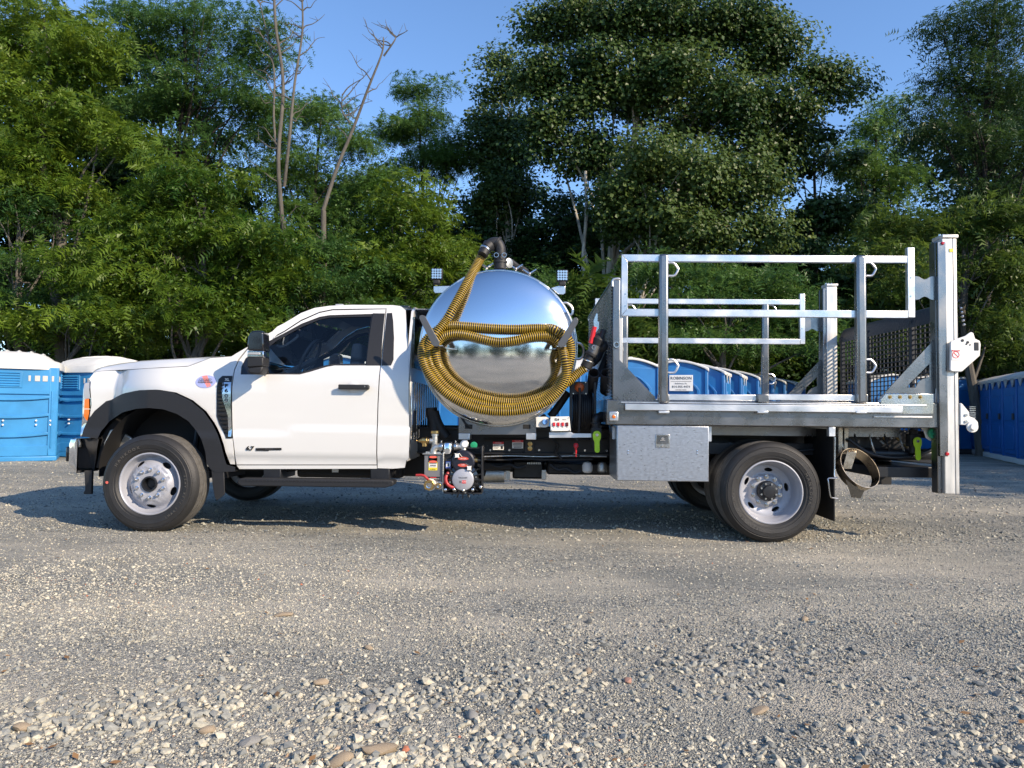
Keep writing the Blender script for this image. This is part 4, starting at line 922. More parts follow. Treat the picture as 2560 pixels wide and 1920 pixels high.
# windscreen
ws = MB(); R_ = []
for (zx, zy), bul in (((1060,396),.30),((1131,352),.27),((1230,285),.22),((1350,210),.17),((1450,150),.12)):
    pa = S(zx, zy); R_.append([Vector((pa.x + .0 - bul*math.sin(math.pi*t)**.8, pa.y+.02 + (2*(YM-pa.y)-.04)*t, pa.z-.005)) for t in np.linspace(0, 1, 13)])
ws.add([p_ for r_ in R_ for p_ in r_], [(i*13+k, i*13+k+1, (i+1)*13+k+1, (i+1)*13+k) for i in range(len(R_)-1) for k in range(12)]); ws.build('windscreen', M['windscreen'], truck, ang=60)
cw = MB(); pa = S(1040, 412); cw.box(pa.x-.2, pa.x+.12, 6.50, 2*YM-6.50, pa.z-.10, pa.z-.05); cw.build('cowl', M['plastic'], truck)
# cab back wall
xb = S(2098, 700).x; bw = MB(); pts = []
zt = S(2060, 112).z; y0b = 6.20
outline = [(6.20,.62),(6.19,1.38),(6.30,1.75),(6.40,zt-.06),(6.52,zt-.005),(YM,zt+.03)]
full = outline + [(2*YM-a_, b_) for a_, b_ in outline[::-1][1:]]
bw.xprism(full, xb-.03, xb-.008); bwo = bw.build('back_wall', M['paint'], truck)
for k in range(13):
    yy = 6.32 + .145*k; MB().box(xb-.012, xb+.012, yy-.03, yy+.03, .80, 1.32).build('pressed_rib', M['chrome'], bwo, bevel=.01)
MB().box(xb-.01, xb+.01, 6.36, 2*YM-6.36, 1.44, 1.90).build('rear_window', M['darkglass'], bwo, bevel=.004)
MB().box(xb-.005, xb+.015, 6.34, 6.50, .86, 1.06).build('cab_vent', M['plastic'], bwo)
# ---- inside of the cab
fl = MB(); fl.box(-2.55, xb-.04, 6.24, 2*YM-6.24, .60, .66); fl.build('cab_floor', M['dash'], truck)
ds = MB(); pd = S(1250, 470); ds.prism([(pd.x-.50,.7),(pd.x-.52,1.33),(pd.x-.25,1.40),(pd.x+.0,1.36),(pd.x+.05,1.25),(pd.x-.05,.9)], 6.28, 2*YM-6.28); ds.build('dashboard', M['dash'], truck, bevel=.02)
def seat(y0, y1):
    e = empty('seat', (0,0,0), truck); e.matrix_parent_inverse = Matrix.Translation(-INV['service_truck'])
    c = W(z1, 1720, 520, (y0+y1)/2)
    q = MB(); q.prism([(c.x-.45,.85),(c.x-.45,1.0),(c.x+.05,1.02),(c.x+.12,.85)], y0, y1); q.build('cushion', M['seat'], e, bevel=.04)
    q = MB(); q.prism([(c.x-.02,.98),(c.x+.08,1.50),(c.x+.20,1.50),(c.x+.16,.98)], y0+.03, y1-.03); q.build('backrest', M['seat'], e, bevel=.04)
    q = MB(); q.prism([(c.x+.06,1.52),(c.x+.08,1.68),(c.x+.17,1.68),(c.x+.18,1.52)], (y0+y1)/2-.13, (y0+y1)/2+.13); q.build('headrest', M['seat'], e, bevel=.03)
seat(6.42, 6.95); seat(7.42, 7.96)
sw = W(z1, 1500, 425, 6.62); ax = Vector((-.88, 0, .42)).normalized(); u_ = ax.cross(Vector((0,1,0))); v_ = Vector((0,1,0))
q = MB(); q.tube([Vector((sw.x, 6.62, sw.z)) + (u_*math.cos(t) + v_*math.sin(t))*.19 for t in np.linspace(0, 6.283, 33)[:-1]], .015, 8, closed=True)
q.tube([Vector((sw.x, 6.62, sw.z)) - u_*.18, Vector((sw.x-.02, 6.62, sw.z)), Vector((sw.x, 6.62, sw.z)) - v_*.18], .014, 6); q.tube([Vector((sw.x, 6.62, sw.z)) + v_*.18, Vector((sw.x-.3, 6.62, sw.z-.18))], .03, 8)
q.build('steering_wheel', M['dash'], truck)
mi = W(z1, 1475, 285, 6.95); q = MB(); q.box(mi.x-.02, mi.x+.02, 6.83, 7.1, mi.z-.035, mi.z+.035); q.tube([(mi.x, 6.97, mi.z), (mi.x-.1, 6.97, mi.z+.08)], .01, 6); q.build('rear_view_mirror', M['dash'], truck, bevel=.01)
MB().box(-1.95, -.35, 6.5, 2*YM-6.5, zt-.03, zt-.02).build('headliner', M['lining'], truck)
q = MB(); q.tube(cr([W(z1, 1300, 345, 6.45), W(z1, 1340, 352, 6.44), W(z1, 1420, 300, 6.47), W(z1, 1425, 280, 6.48)], 4), .012, 8); q.build('grab_handle', M['lining'], truck)
# ---- door mirror
def mirror(mir=None):
    e = empty('side_mirror', (0,0,0), truck); e.matrix_parent_inverse = Matrix.Translation(-INV['service_truck'])
    def F(mb):
        if mir: mb.v = [(a_, 2*YM-b_, c_) for a_, b_, c_ in mb.v]
        return mb
    def hull(pts, y0, y1, inset=.015):
        q = [W(z1, a_, b_, 5.91) for a_, b_ in pts]; return F(MB().prism([(p_.x, p_.z) for p_ in q], y0, y1))
    up = [(1128,375),(1127,330),(1132,290),(1148,262),(1175,256),(1212,256),(1223,270),(1226,330),(1224,378)]
    hull(up, 5.90, 6.05).build('upper_shell', M['gloss_black'], e, bevel=.02)
    hull([(1127,376),(1224,379),(1224,416),(1125,414)], 5.905, 6.045).build('lamp_band', M['chrome'], e, bevel=.006)
    hull([(1132,388),(1205,388),(1205,402),(1132,402)], 5.892, 5.91).build('signal_lens', M['clear'], e, bevel=.004)
    hull([(1125,415),(1224,417),(1222,470),(1126,478)], 5.90, 6.05).build('lower_shell', M['plastic'], e, bevel=.01)
    hull([(1126,478),(1222,470),(1214,505),(1200,520),(1140,516),(1127,500)], 5.905, 6.045).build('lower_cap', M['plastic'], e, bevel=.02)
    q = [W(z1, a_, b_, 6.1) for a_, b_ in ((1150,470),(1215,470),(1225,505),(1150,510))]
    F(MB().prism([(p_.x, p_.z) for p_ in q], 6.03, 6.2)).build('mirror_arm', M['plastic'], e, bevel=.015)
    a_ = rect(z1, 1222, 275, 1228, 405, 5.98); F(MB().box(a_[1]-.002, a_[1]+.004, 5.92, 6.03, a_[2], a_[3])).build('mirror_pane', M['mirror'], e)
    # slim light pillar strip of the quarter glass frame
    F(MB().tube([W(z1, 1212, 518, 6.165), W(z1, 1243, 345, 6.20)], .008, 6)).build('frame_strip', M['alu'], e)
mirror(); mirror(True)
# sail panel ahead of the glass
panel('sail_trim', M['gloss_black'], d0, S2([(1087,519),(1092,470),(1117,424),(1226,352),(1220,519)]), fs, off=-.003, lip=0)
# ---- wheels
def disc_holes(c, r0, nh, rx, rt, ang0):
    hs = []
    for k in range(nh):
        a_ = R(ang0 + 360*k/nh); q = []
        for j in range(14):
            t = 2*math.pi*j/14; rr_ = r0 + rx*math.sin(t); aa = a_ + (rt*math.cos(t))/r0; q.append((c[0]+rr_*math.cos(aa), c[1]+rr_*math.sin(aa)))
        hs.append(q)
    return hs
def wheel(cx, cz, Yo, front=True, face=-1, full=True, name='wheel', letters=True, ang=70):
    """face -1: outer side towards the viewer; Yo is the outer flange plane."""
    e = empty(name, (0,0,0), truck); e.matrix_parent_inverse = Matrix.Translation(-INV['service_truck'])
    ax = (0, -face, 0); o = (cx, Yo, cz)
    ty = MB(); prof = [(.262,.035),(.268,.004),(.285,-.010),(.30,-.012),(.303,-.016),(.335,-.022),(.338,-.020),(.366,-.018),(.372,-.012),(.376,-.014),(.396,.000),(.408,.014),(.414,.028)]
    t = MB()
    outer = prof + [(.4185,.034)]
    wdt = .235
    g = []
    y_ = .034
    for k in range(4): g += [(.419, y_+.003), (.419, y_+.034), (.4095, y_+.037), (.4095, y_+.043)]; y_ += .046
    g += [(.419, y_+.003), (.418, wdt-.034)]
    back = [(r_, wdt - h_) for r_, h_ in prof[::-1]]
    allp = outer + g + back
    ty.lathe(allp, o, ax, 84)
    m_ = len(outer)
    nring = 84; tm = []
    for i in range(len(allp)-1): tm += [1 if m_-1 <= i < m_+len(g)-1 else 0]*nring
    ty.m = tm
    tyo = ty.build('tyre', [M['rubber'], M['tread']], e, ang=28)
    rm = MB()
    if front: rp = [(.262,.036),(.268,.010),(.264,.002),(.256,.000),(.250,.006),(.246,.020),(.243,.050),(.238,.058),(.232,.075)]
    else: rp = [(.262,.036),(.268,.010),(.264,.002),(.256,.000),(.250,.006),(.246,.022),(.240,.045),(.236,.050),(.228,.085),(.222,.125),(.214,.140)]
    rm.lathe(rp + [(.20,.19),(.262,.20)], o, ax, 72); rmo = rm.build('rim', M['rim'], e, ang=40)
    if face == -1 or full:
        if front:
            def dep(r_): return .080 - .058*sstep(.222,.165,r_) - .012*sstep(.160,.145,r_) if r_ > .14 else .012
            R0 = .236; hr = .194; inr = .063; pcd = .118; hs = disc_holes((cx, cz), hr, 5, .017, .040, 52)
        else:
            def dep(r_): return .140 + .012*sstep(.2,.15,r_) - .03*sstep(.15,.12,r_)
            R0 = .219; hr = .178; inr = .05; pcd = .118; hs = disc_holes((cx, cz), hr, 5, .017, .036, 10)
        circ = [(cx + R0*math.cos(2*math.pi*k/72), cz + R0*math.sin(2*math.pi*k/72)) for k in range(72)]
        bore = [(cx + inr*math.cos(2*math.pi*k/36), cz + inr*math.sin(2*math.pi*k/36)) for k in range(36)]
        kw = dict(step=.02, lip=.012)
        if face == -1: panel('wheel_disc', M['rim'], e, circ, lambda x, z: Yo + dep(math.hypot(x-cx, z-cz)), holes=hs+[bore], **kw)
        else: panel('wheel_disc', M['rim'], e, circ, lambda x, z: 2*YM-Yo + dep(math.hypot(x-cx, z-cz)), holes=hs+[bore], mir=YM, **kw)
        pl = (.012 if front else .122)
        for k in range(10):
            a_ = R(18 + 36*k); p_ = Vector((cx + pcd*math.cos(a_), Yo - face*pl, cz + pcd*math.sin(a_))); n_ = Vector((0, face, 0))
            q = MB(); q.cyl(p_ + n_*.0, p_ + n_*.005, .019, 12); q.cyl(p_ + n_*.004, p_ + n_*.022, .0145, 6); q.cyl(p_ + n_*.022, p_ + n_*.034, .0085, 8, r2=.006); q.build('lug_nut', M['chrome'] if front else M['steel'], e, fix=False)
        hb_ = MB(); c_ = Vector((cx, Yo, cz)); n_ = Vector((0, face, 0))
        if front:
            hb_.lathe([(.062,-.022),(.066,-.022),(.066,.004),(.060,.006),(.052,.004),(.050,-.06),(.030,-.062),(.028,-.04),(.0,-.04)], c_, n_, 36)
            hb_.build('hub', M['frame'], e)
        else:
            hb_.lathe([(.085,-.15),(.085,-.085),(.078,-.072),(.052,-.068),(.050,-.045),(.046,-.040),(.0,-.036)], c_, n_, 36); ho = hb_.build('hub', M['frame'], e)
            for k in range(8):
                a_ = R(22 + 45*k); p_ = c_ + Vector((.066*math.cos(a_), 0, .066*math.sin(a_))) - n_*.070; MB().cyl(p_, p_ + n_*.012, .009, 6).build('hub_bolt', M['steel'], e, fix=False)
    dz_ = .09 if front else .20
    MB().cyl((cx, Yo - face*dz_, cz), (cx, Yo - face*(dz_+.06), cz), .2, 32).build('brake_drum', M['shut'], e)
    if face == -1 and letters:
        arc_text('HANKOOK', .036, (cx, cz), .318, ang, -7.2, Yo-.0215, M['tread'], e)
        arc_text('SMART FLEX AH35', .026, (cx, cz), .322, ang+150, 5.2, Yo-.0215, M['tread'], e, flip=True)
    return e
wf = W(z1, 536, 1190, 6.0); wr = W(z5, 1036, 566, 5.975); CZ = .414
wheel(wf.x, CZ, 6.0, True, name='front_wheel', ang=150)
q = Vector((wf.x-.352*math.cos(R(6)), 5.977, CZ+.01)); MB().cyl(q, q + Vector((0,-.002,0)), .012, 14).build('balance_dot', mat('coral_paint', (.6,.12,.09), .6), truck)
wheel(wf.x, CZ, 2*YM-6.0, True, face=1, name='front_wheel')
wheel(wr.x, CZ, 5.975, False, name='rear_wheel', ang=28)
wheel(wr.x, CZ, 5.975+.33, False, name='inner_rear_wheel', letters=False)
wheel(wr.x, CZ, 2*YM-5.975, False, face=1, name='rear_wheel'); wheel(wr.x, CZ, 2*YM-6.305, False, face=1, name='inner_rear_wheel')
# ---- chassis
fr = MB()
for yy in (6.74, 2*YM-6.80): fr.box(-2.2, 3.55, yy, yy+.06, .66, .90); fr.box(-2.2, 3.55, yy-.05, yy+.01, .885, .905); fr.box(-2.2, 3.55, yy-.05, yy+.01, .655, .675)
for xx in (-2.1,-1.2,-.3,.6,1.5,2.6,3.45): fr.box(xx, xx+.09, 6.80, 2*YM-6.80, .68, .86)
fr.build('frame_rail', M['frame'], truck, bevel=.004)
q = MB(); q.box(wf.x-.60, wf.x+.55, 6.60, 2*YM-6.60, .55, 1.15); q.box(wf.x+.5, wf.x+1.1, 6.35, 2*YM-6.35, .5, 1.3); q.box(xn+.1, wf.x-.5, 6.50, 2*YM-6.50, .50, 1.2); q.cyl((wf.x, 6.25, CZ), (wf.x, 2*YM-6.25, CZ), .06, 12); q.build('engine_bay', M['shut'], truck)
wl_ = MB(); pts = [(wf.x + .56*math.cos(R(a_)), .50 + .60*math.sin(R(a_))) for a_ in range(-5, 186, 10)]
wl_.add([(x_, y_, z_) for y_ in (6.20, 6.66) for x_, z_ in pts], [(k, k+1, len(pts)+k+1, len(pts)+k) for k in range(len(pts)-1)]); wl_.build('wheel_liner', M['shut'], truck)
sp = MB(); sp.tube([(wf.x+.12, 6.5, .45), (wf.x+.16, 6.55, 1.0)], .03, 10); sp.tube([(wf.x-.35, 6.55, .55),(wf.x-.1, 6.58, .42),(wf.x+.4, 6.55, .52)], .02, 8); sp.build('shock_absorber', M['frame'], truck)
br = MB(); br.prismz(z1, [(262,930),(300,850),(345,850),(430,900),(420,960),(260,960)], 6.45, .03); br.build('tow_bracket', M['cast'], truck, bevel=.01)
ax_ = MB(); ax_.cyl((wr.x, 6.3, CZ), (wr.x, 2*YM-6.3, CZ), .09, 16); ax_.ball((wr.x, YM, CZ), .2, 16); ax_.cyl((wf.x+1, YM, .62), (wr.x, YM, .48), .05, 12); ax_.build('axle_and_driveshaft', M['frame'], truck)
ls = MB()
for yy in (6.66, 2*YM-6.66): ls.tube(cr([(wr.x-.75, yy, .66), (wr.x-.3, yy, .53), (wr.x, yy, .5), (wr.x+.3, yy, .53), (wr.x+.75, yy, .68)], 5), .035, 6)
ls.build('leaf_spring', M['frame'], truck)
# running board and its brackets
a = rect(z1, 1072, 1150, 2008, 1194, 6.08)
rb = MB(); rb.prism([(a[0]+.02,a[3]),(a[1]-.02,a[3]),(a[1],a[3]-.01),(a[1]-.005,a[2]+.02),(a[1]-.07,a[2]),(a[0]+.03,a[2]),(a[0],a[2]+.02),(a[0],a[3]-.01)], 6.06, 6.22); rbo = rb.build('running_board', M['plastic'], truck, bevel=.008)
tr = MB()
for k in range(40):
    x_ = a[0]+.05+(a[1]-a[0]-.1)*k/39; tr.obox((x_, 6.059, a[3]-.016), (.008,0,.003), (0,.004,0), (-.002,0,.005))
o = tr.build('tread_studs', M['plastic'], rbo, fix=False); o['kind'] = 'stuff'
for x0, x1 in ((1222,1326),(1866,1980)):
    a = rect(z1, x0, 1086, x1, 1150, 6.2); MB().prism([(a[0],a[2]),(a[1],a[2]),(a[1],a[3]),(a[0],a[3])], 6.2, 6.6).build('step_bracket', M['frame'], truck, bevel=.006)
a = rect(z1, 1635, 1085, 1672, 1108, 6.4); MB().box(a[0], a[1], 6.4, 6.41, a[2], a[3]).build('paper_tag', M['label_white'], truck)
MB().prismz(z1, [(905,1040),(985,1095),(990,1240),(945,1276),(930,1262),(915,1180)], 6.12, .012).build('front_mud_flap', M['plastic'], truck, bevel=.004)
q = MB(); q.box(-2.1, xb-.1, 6.45, 6.62, .44, .58); q.box(-1.9,-.4, 6.9, 7.6, .42, .66); q.build('underbody', M['shut'], truck, bevel=.03)

# ------------------------------------------------------------------ tank
tc = W(z2, 752, 950, 6.22); TR = 598/3.0714*6.22/FPX; YR = 6.22
tank = empty('tank', (0,0,0), truck); tank.matrix_parent_inverse = Matrix.Translation(-INV['service_truck'])
def hd(r): u = min(1, r/TR); return .165*(1-u*u)**.5*.55 + .165*.45*(1-u*u)
pr_ = [(TR*math.sin(math.pi/2*k/60), 0) for k in range(61)]
MB().lathe([(max(r_, .0005), -hd(r_)) for r_, _ in pr_], (tc.x, YR, tc.z), (0,1,0), 128).build('tank_head', M['polish'], tank, ang=80)
MB().lathe([(TR, 0), (TR+.004,.0), (TR+.012,.006), (TR+.012,.030), (TR+.002,.036), (TR-.002,.04), (TR-.002,2.0), (TR*.8,2.1), (.001,2.16)], (tc.x, YR, tc.z), (0,1,0), 96).build('tank_shell', M['tankwall'], tank, ang=30)
MB().lathe([(TR+.014,.045),(TR+.020,.045),(TR+.020,.085),(TR+.014,.085)], (tc.x, YR, tc.z), (0,1,0), 96, closed=True).build('rim_band', M['steel'], tank)
pm = W(z2, 770, 330, 6.5)
q = MB(); q.lathe([(.20,-.04),(.20,.03),(.17,.05),(.0,.06)], (pm.x+.03, 6.62, tc.z+TR+.0), (0,0,1), 32); q.build('manway_lid', M['steel'], tank, bevel=.005)
for zx, zy in ((665,325),(890,335),(995,372)):
    c_ = W(z2, zx, zy+12, 6.42); w_ = MB()
    for a_ in (35, 145, 270): w_.tube([c_, c_ + Vector((math.cos(R(a_)), .1, math.sin(R(a_))))*.075], .011, 7, r2=.008)
    w_.ball(c_, .016, 8); w_.build('wing_nut', M['steel'], tank)
# elbow and camlock on top
zz = lambda x, y, Y=6.36: W(z2, x, y, Y)
q = MB(); q.tube([zz(770,345), zz(770,235)], .055, 24); q.cyl(zz(770,300), zz(770,285), .063, 24); q.cyl(zz(770,245), zz(770,225), .062, 24); ob = q.build('riser_pipe', M['plastic'], tank)
q = MB(); q.tube(cr([zz(770,230), zz(768,185), zz(745,145), zz(705,150), zz(680,175)], 6), .050, 20); q.cyl(zz(694,160), zz(680,176), .064, 20); q.cyl(zz(755,150), zz(742,142), .062, 20); q.build('elbow', M['plastic'], tank)
for sx in (-1, 1):
    c_ = zz(770+sx*30, 240, 6.30); q = MB(); q.tube([c_ + Vector((.02*math.cos(t), -.01, .02*math.sin(t))) for t in np.linspace(0, 6.283, 13)[:-1]], .003, 6, closed=True); q.build('pull_ring', M['steel'], tank)
c_ = zz(835, 300, 6.4); MB().lathe([(.03,-.02),(.045,-.02),(.045,.01),(.03,.015),(.0,.015)], c_, (0.7,-.7,0), 20).build('gauge', M['cast'], tank)
q = MB(); q.tube(cr([zz(850,290,6.5), zz(900,330,6.5), zz(960,360,6.5), zz(985,400,6.6)], 5), .03, 10); q.build('vent_hose', M['plastic'], tank)
# work lamps
for x0, y0, x1, y1, bx in ((238,338,325,425,((258,478),(385,475),(388,492),(330,528),(270,530),(258,515))), (1203,350,1291,437,((1160,492),(1170,488),(1268,460),(1270,530),(1255,541),(1215,538)))):
    e = empty('work_lamp', (0,0,0), tank)
    a = rect(z2, x0, y0, x1, y1, 6.28); MB().box(a[0], a[1], 6.28, 6.33, a[2], a[3]).build('lamp_body', M['plastic'], e, bevel=.008)
    for i in range(4):
        for j in range(4):
            x_ = a[0]+.017+(a[1]-a[0]-.034)*i/3; z_ = a[2]+.017+(a[3]-a[2]-.034)*j/3; MB().cyl((x_, 6.277, z_), (x_, 6.281, z_), .0105, 10).build('lens', M['silverlens'], e, fix=False)
    c_ = W(z2, (x0+x1)/2, y1+22, 6.3); MB().box(c_.x-.03, c_.x+.03, 6.28, 6.34, c_.z-.02, c_.z+.022).build('lamp_foot', M['plastic'], e, bevel=.01)
    MB().prismz(z2, bx, 6.30, .008).build('bracket', M['alu'], e, bevel=.002)
# clamp tabs on the rim, D handles
for pts in ([(435,440),(495,402),(505,418),(445,456)], [(1062,455),(1072,440),(1150,490),(1142,505)]): MB().prismz(z2, pts, 6.21, .03).build('clamp_tab', M['alu'], tank, bevel=.003)
for pts in ([(1250,608),(1285,608),(1322,645),(1322,690),(1300,700)], [(1352,915),(1385,920),(1408,955),(1405,1010),(1380,1035),(1345,1035)]):
    MB().tube(cr([W(z2, a_, b_, 6.27) for a_, b_ in pts], 4), .011, 8).build('handle', M['alu'], tank)
# hose hooks
for pts, st in (([(147,722),(152,704),(168,697),(192,706),(303,905),(300,930),(285,942),(258,938),(245,925)], (285,930)), ([(1338,718),(1357,717),(1368,735),(1366,758),(1268,935),(1235,950),(1212,932),(1212,915)], (1235,935))):
    e = empty('hose_hook', (0,0,0), tank)
    MB().prismz(z2, pts, 5.885, .008).build('hook_plate', mat('grey_hook_steel', (.13,.13,.13), .4, metal=.6), e, bevel=.002)
    c_ = W(z2, st[0], st[1], 5.89); MB().box(c_.x-.035, c_.x+.045, 5.893, 6.17, c_.z-.008, c_.z+.0).build('hook_arm', M['steel'], e, bevel=.001)
# saddle
sd = MB(); sd.prismz(z2, [(450,1490),(470,1478),(540,1510),(620,1535),(752,1550),(880,1535),(960,1508),(1040,1478),(1046,1490),(1046,1618),(450,1618)], 6.25, .012)
sdo = sd.build('saddle_plate', M['alu_post'], tank, bevel=.003)
for x0, x1 in ((498,556),(944,1002)):
    a = rect(z2, x0, 1540, x1, 1573, 6.248); MB().box(a[0], a[1], 6.2465, 6.2515, a[2], a[3]).build('slot', M['shut'], tank, bevel=.012)
for x0, x1 in ((450,536),(968,1046)):
    a = rect(z2, x0, 1606, x1, 1656, 6.24); MB().box(a[0], a[1], 6.238, 6.42, a[2], a[3]).build('mount_foot', M['alu'], tank, bevel=.004)
sb = MB(); sb.box(tc.x-.33, tc.x+.33, 6.5, 6.55, .90, .99); sb.box(tc.x-.33, tc.x+.33, 7.8, 7.85, .90, .99); sb.build('saddle_beam', M['alu'], tank)
MB().tube(cr([W(z2,470,1475,6.25), W(z2,500,1530,6.22), W(z2,545,1560,6.24)], 5), .01, 6).build('drain_cable', M['plastic'], tank)
# tubing and black hoses either side of the tank
for pts, r_ in (([(240,1410),(245,1470),(262,1545),(265,1600)], .05), ([(262,1440),(285,1520),(330,1600),(360,1640)], .045), ([(1290,1290),(1230,1380),(1180,1450),(1150,1480)], .035)):
    MB().tube(cr([W(z2, a_, b_, 6.5) for a_, b_ in pts], 5), r_, 14).build('black_hose', M['plastic'], truck)
# blue knob plate and control panel
q = MB(); q.prismz(z2, [(1045,1482),(1120,1480),(1140,1490),(1150,1515),(1145,1550),(1120,1562),(1045,1560)], 6.2, .01); q.build('gauge_plate', M['white_steel'], truck, bevel=.002)
c_ = W(z2, 1110, 1520, 6.2); MB().lathe([(.024,0),(.024,-.02),(.018,-.028),(.0,-.028)], c_, (0,1,0), 24).build('blue_cap', mat('pale_blue_cap', (.15,.35,.75), .3), truck)
cp = empty('control_panel', (0,0,0), truck); cp.matrix_parent_inverse = Matrix.Translation(-INV['service_truck'])
MB().prismz(z2, [(1152,1480),(1300,1478),(1312,1590),(1156,1592)], 6.14, .045).build('box', M['white_steel'], cp, bevel=.004)
MB().prismz(z2, [(1145,1600),(1310,1596),(1330,1608),(1500,1608),(1500,1640),(1145,1642)], 6.18, .01).build('shelf', M['alu'], cp, bevel=.002)
for k in range(4):
    a = rect(z2, 1173+33.5*k, 1524, 1192+33.5*k, 1552, 6.136); MB().box(a[0], a[1], 6.131, 6.142, a[2], a[3]).build('rocker_switch', M['red'] if k < 3 else mat('dark_red_switch', (.12,.01,.01), .4), cp, bevel=.002)
    p_ = W(z2, 1182+33.5*k, 1560, 6.138); text(['VAC','LIGHT','PUMP','AUX'][k], .006, tuple(p_), M['ink'], cp)
p_ = W(z2, 1205, 1502, 6.138); text('E24', .026, tuple(p_), M['ink'], cp, bold=.0006); p_ = W(z2, 1262, 1502, 6.138); text('SERVICE', .009, tuple(p_), M['ink_grey'], cp)
for a_, b_ in ((1160,1488),(1295,1488),(1165,1583),(1302,1583)): p_ = W(z2, a_, b_, 6.135); MB().cyl(p_, p_+Vector((0,.006,0)), .004, 8).build('screw', M['steel'], cp)
# hose reel
rl = empty('hose_reel', (0,0,0), truck); rl.matrix_parent_inverse = Matrix.Translation(-INV['service_truck'])
rc_ = W(z2, 1392, 1430, 6.5)
for dx in (-.085, .085): MB().lathe([(.03,-.006),(.215,-.006),(.222,0),(.215,.006),(.03,.006)], (rc_.x+dx, 6.52, rc_.z), (1,0,0), 40, closed=True).build('reel_flange', M['gloss_black'], rl, bevel=.002)
q = MB()
for k in range(9): q.tube([(rc_.x-.07+.0175*k, 6.52+.17*math.cos(t), rc_.z+.17*math.sin(t)) for t in np.linspace(0, 6.283, 25)[:-1]], .0105, 6, closed=True)
q.build('wound_hose', M['plastic'], rl, fix=False)
q = MB()
for dx in (-.105, .105): q.box(rc_.x+dx-.012, rc_.x+dx+.012, 6.30, 6.36, rc_.z-.24, rc_.z+.25)
a = rect(z9, 255, 962, 500, 1140, 6.3)
q.box(a[0], a[1], 6.295, 6.303, a[2], a[3]); q.build('reel_frame', M['frame'], rl, bevel=.003)
for a_, b_ in ((285,975),(465,972),(295,1128),(468,1130)): p_ = W(z9, a_, b_, 6.292); MB().cyl(p_, p_+Vector((0,.01,0)), .006, 10).build('bolt', M['steel'], rl)
c_ = W(z9, 380, 1040, 6.29); MB().ball(c_, .043, 20).build('orange_stopper', M['orange'], rl)
MB().tube(cr([W(z9, 380, 1050, 6.25), W(z9, 388, 1200, 6.25), W(z9, 382, 1450, 6.25), W(z9, 372, 1640, 6.25), W(z3, 1745, 400, 6.25)], 6), .0115, 10).build('hanging_hose', M['plastic'], rl)
p_ = W(z3, 1738, 425, 6.25); MB().lathe([(.012,0),(.02,-.01),(.022,-.03),(.012,-.045),(.004,-.12)], p_, (0,.05,1), 14).build('spray_gun', M['red'], rl)
MB().tube([W(z3,1738,450,6.25), W(z3,1742,490,6.25), W(z3,1715,525,6.25), W(z3,1775,550,6.25)], .012, 8).build('gun_grip', M['plastic'], rl)
# tube holders and black wands in front of the headboard
for cx_, cy_, ex, ey in ((580,840,545,1065),(748,840,735,1090)):
    A = W(z9, cx_, cy_, 6.28); B = W(z9, ex, ey, 6.5); d_ = (A-B).normalized()
    MB().lathe([(.049,0),(.049,(A-B).length),(.042,(A-B).length),(.042,.01),(.001,.01)], B, d_, 28).build('tube_holder', M['pvc'], truck, ang=40)
q = MB(); q.tube(cr([W(z9, 650,880,6.42), W(z9,720,700,6.45), W(z9,790,480,6.46)], 5), .035, 10, r2=.02); q.tube([W(z9,560,720,6.35), W(z9,640,640,6.4), W(z9,720,430,6.42)], .03, 10); q.build('brush_handle', M['plastic'], truck)
q = MB(); q.box(W(z9,630,600,6.5).x, W(z9,800,600,6.5).x, 6.5, 6.52, W(z9,700,770,6.5).z, W(z9,700,590,6.5).z); q.build('bracket_plate', M['alu'], truck)
for k in range(6):
    MB().ball(W(z9, 745+9*k, 960+12*(k % 3), 6.46), .06, 12, sc=(.9,.8,2.2)).build('rolled_glove' if False else 'black_bag', M['plastic'], truck) if k < 2 else None
